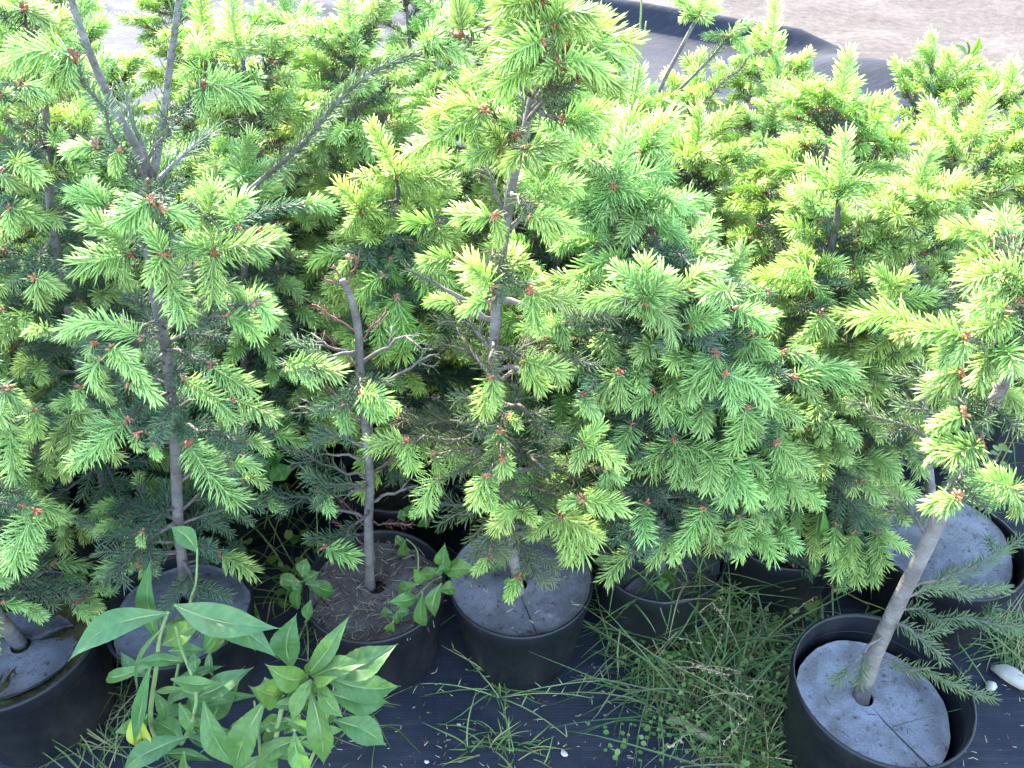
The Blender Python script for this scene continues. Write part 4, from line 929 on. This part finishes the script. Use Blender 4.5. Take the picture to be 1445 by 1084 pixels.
grass('grass', 'thin grass under the weeds at the second pot', spots(10, [(430, 900), (480, 900), (540, 1000), (470, 1050), (420, 1050)]), 8, (0.04, 0.12), 0.0022, 0.4, (1, 1, .9), 0.02, 0.8)
grass('grass', 'grass between the right pots near the pale stone', spots(16, [(1380, 880), (1445, 870), (1445, 930), (1400, 940), (1370, 900)]), 10, (0.03, 0.10), 0.0024, 0.35, (1, 1.05, .9), 0.02, 0.8)
bk = [(rnd.uniform(-1.4, 1.5), rnd.uniform(1.05, 2.3), ZG) for _ in range(230)]
grass('grass', 'weedy grass growing between the pots of the back rows', bk, 9, (0.06, 0.24), 0.0038, 0.3, (1.25, 1.25, .9), 0.03, 0.6)
# leafy seedlings mat
def seedlings(label, sp, n, size, col):
    mb = MB()
    for (x, y, z0) in sp:
        for k in range(n):
            c = V((x + rnd.gauss(0, .025), y + rnd.gauss(0, .025), z0 + rnd.uniform(.006, .07)))
            a = rnd.uniform(0, 6.28); t = V((math.cos(a), math.sin(a), rnd.uniform(-.3, .4))); s_ = size * rnd.uniform(.6, 1.3)
            sd = V((-math.sin(a), math.cos(a), rnd.uniform(-.3, .3))) * s_ * .4
            q = [c, c + t * s_ * .4 + sd, c + t * s_ * .8 + sd * .8, c + t * s_, c + t * s_ * .8 - sd * .8, c + t * s_ * .4 - sd, c + t * s_ * .55 - V((0, 0, s_ * .08))]
            mb.add([tuple(p) for p in q], [(0, 6, 1), (1, 6, 2), (2, 6, 3), (3, 6, 4), (4, 6, 5), (5, 6, 0)], 0, rnd.uniform(0, .35))
            if k % 3 == 0: mb.tube([(c.x, c.y, z0), tuple(c)], [.0006, .0005], 3, 0)
    return tag(link('ground_cover', mb.mesh('ground_cover', [M['grass']]), None, None, col), label, 'ground cover', kind='stuff')
seedlings('tiny-leaved green seedlings mixed into the grass', spots(80, MAIN), 8, 0.009, (1.2, 1.3, .9))
seedlings('tiny seedlings on the fabric at the bottom right of the middle', spots(9, [(860, 1050), (960, 1030), (960, 1080), (870, 1080)]), 7, 0.009, (1.2, 1.3, 1))
seedlings('small-leaved weeds between the back pots', bk[::2], 12, 0.02, (1.5, 1.5, .9))
# seed heads on dry stalks
mb = MB()
for k in range(26):
    g = V(rnd.choice(spots(1, MAIN))); a = rnd.uniform(0, 6.28); l = rnd.uniform(.12, .26)
    e = g + V((math.cos(a) * l * .7, math.sin(a) * l * .7, rnd.uniform(.03, .16))); m_ = g.lerp(e, .5) + V((0, 0, .04))
    q = bez(g, m_, e, 6); mb.tube(q, [.0009, .0008, .0007, .0006, .0006, .0005], 4, 0)
    for j in range(9):
        t = q[5].lerp(q[3], j / 9); d = V((rnd.gauss(0, 1), rnd.gauss(0, 1), rnd.gauss(0, 1))).normalized() * .006
        mb.tube([t, t + d * .5, t + d], [.0006, .0012, .0004], 4, 0)
tag(link('seed_heads', mb.mesh('seed_heads', [M['dry']])), 'dry grass stalks with seed heads over the grass', 'grass', kind='stuff')
# sprawling runners of the tuft before the middle pot
mb = MB(); c0 = G(705, 985, ZG + .01)
for (x, y) in [(590, 965), (880, 960), (835, 985), (725, 1060), (800, 1040), (640, 915)]:
    e = G(x, y, ZG + .012); q = bez(c0, c0.lerp(e, .5) + V((0, 0, .03)), e, 7); mb.tube(q, [.0013 - .0001 * i for i in range(7)], 5, 0)
    for j in range(2, 7):
        d = V((rnd.gauss(0, 1), rnd.gauss(0, 1), .4)).normalized() * rnd.uniform(.012, .03); mb.tube([q[j], q[j] + d * .5, q[j] + d - V((0, 0, .004))], [.0009, .0012, .0003], 4, 0)
tag(link('grass_runner', mb.mesh('grass_runner', [M['weedstem']])), 'pale creeping grass runners in front of the middle pot', 'grass')
# tall thin grass stem near the folded fabric
mb = MB(); y_ = 1.55
mb.tube(smooth_poly([PY(880, 200, y_), PY(893, 120, y_), PY(903, 40, y_), PY(906, -30, y_)]), [.0016] * 13, 5, 0)
mb.tube(smooth_poly([PY(885, 200, y_), PY(900, 110, y_), PY(912, 30, y_)]), [.0012] * 9, 5, 0)
mb.tube([V((PY(882, 200, y_).x, y_, ZG)), PY(882, 200, y_)], [.0018, .0016], 5, 0)
tag(link('tall_grass', mb.mesh('tall_grass', [M['weedstem']])), 'tall thin yellow-green grass stem before the folded fabric', 'grass')
# pale stone, stick, fallen petals
def rock(name, p, sx, sy, sz, rz, m, label, cat):
    mb = MB(); v, f = [], []; nu, nv = 12, 7
    for j in range(nv):
        th = math.pi * j / (nv - 1)
        for i in range(nu):
            a = 6.28318 * i / nu; k = 1 + .14 * math.sin(3 * a + j) + rnd.uniform(-.06, .06)
            v.append((sx * k * math.sin(th) * math.cos(a), sy * k * math.sin(th) * math.sin(a), sz * math.cos(th)))
    for j in range(nv - 1):
        for i in range(nu): f.append((j * nu + i, (j + 1) * nu + i, (j + 1) * nu + (i + 1) % nu, j * nu + (i + 1) % nu))
    mb.add(v, f); return tag(link(name, mb.mesh(name, [m]), None, Matrix.Translation(p) @ Matrix.Rotation(rz, 4, 'Z')), label, cat)
rock('stone', G(1430, 955, ZG + .012), .036, .016, .014, -.7, M['stone'], 'long pale stone at the right edge beside the front right pot', 'stone')
rock('stone', G(1398, 968, ZG + .008), .010, .009, .009, .3, M['stone'], 'small round pale pebble left of the long stone', 'stone')
a, e = G(945, 1012, ZG + .01), G(1010, 1045, ZG + .012)
mb = MB(); mb.tube([V((0, 0, 0)), (e - a) * .3 + V((0, .003, .002)), (e - a) * .7 + V((0, -.002, .001)), e - a], [.007, .008, .0075, .006], 7, 0, wob=.15)
tag(link('stick', mb.mesh('stick', [M['wood']]), None, Matrix.Translation(a)), 'short weathered brown stick lying on the fabric by the grass', 'stick')
PETAL = None
for k, (x, y, lab) in enumerate([(647, 1023, 'tiny white petal on the fabric left of the bottom grass tuft'), (796, 1063, 'largest white petal on the fabric, right of the bottom tuft'), (602, 1075, 'white petal at the bottom edge under the second pot')]):
    s_ = .0042 if k != 1 else .007
    rock('petal', G(x, y, ZG + .006), s_, s_ * .7, .002, rnd.uniform(0, 3), M['white'], lab, 'petal')
# specks on the fabric
mb = MB()
for k in range(420):
    x, y = rnd.uniform(440, 1445), rnd.uniform(930, 1110); g = G(x, y, ZG + .004 + .002); d = V((rnd.gauss(0, 1), rnd.gauss(0, 1), .1)).normalized() * rnd.uniform(.002, .012)
    mb.tube([g, g + d], [.0008, .0006], 3, rnd.choice((0, 0, 1)))
tag(link('ground_litter', mb.mesh('ground_litter', [M['dry'], M['deadtwig']])), 'brown specks and bits of straw on the black fabric', 'litter', kind='stuff')
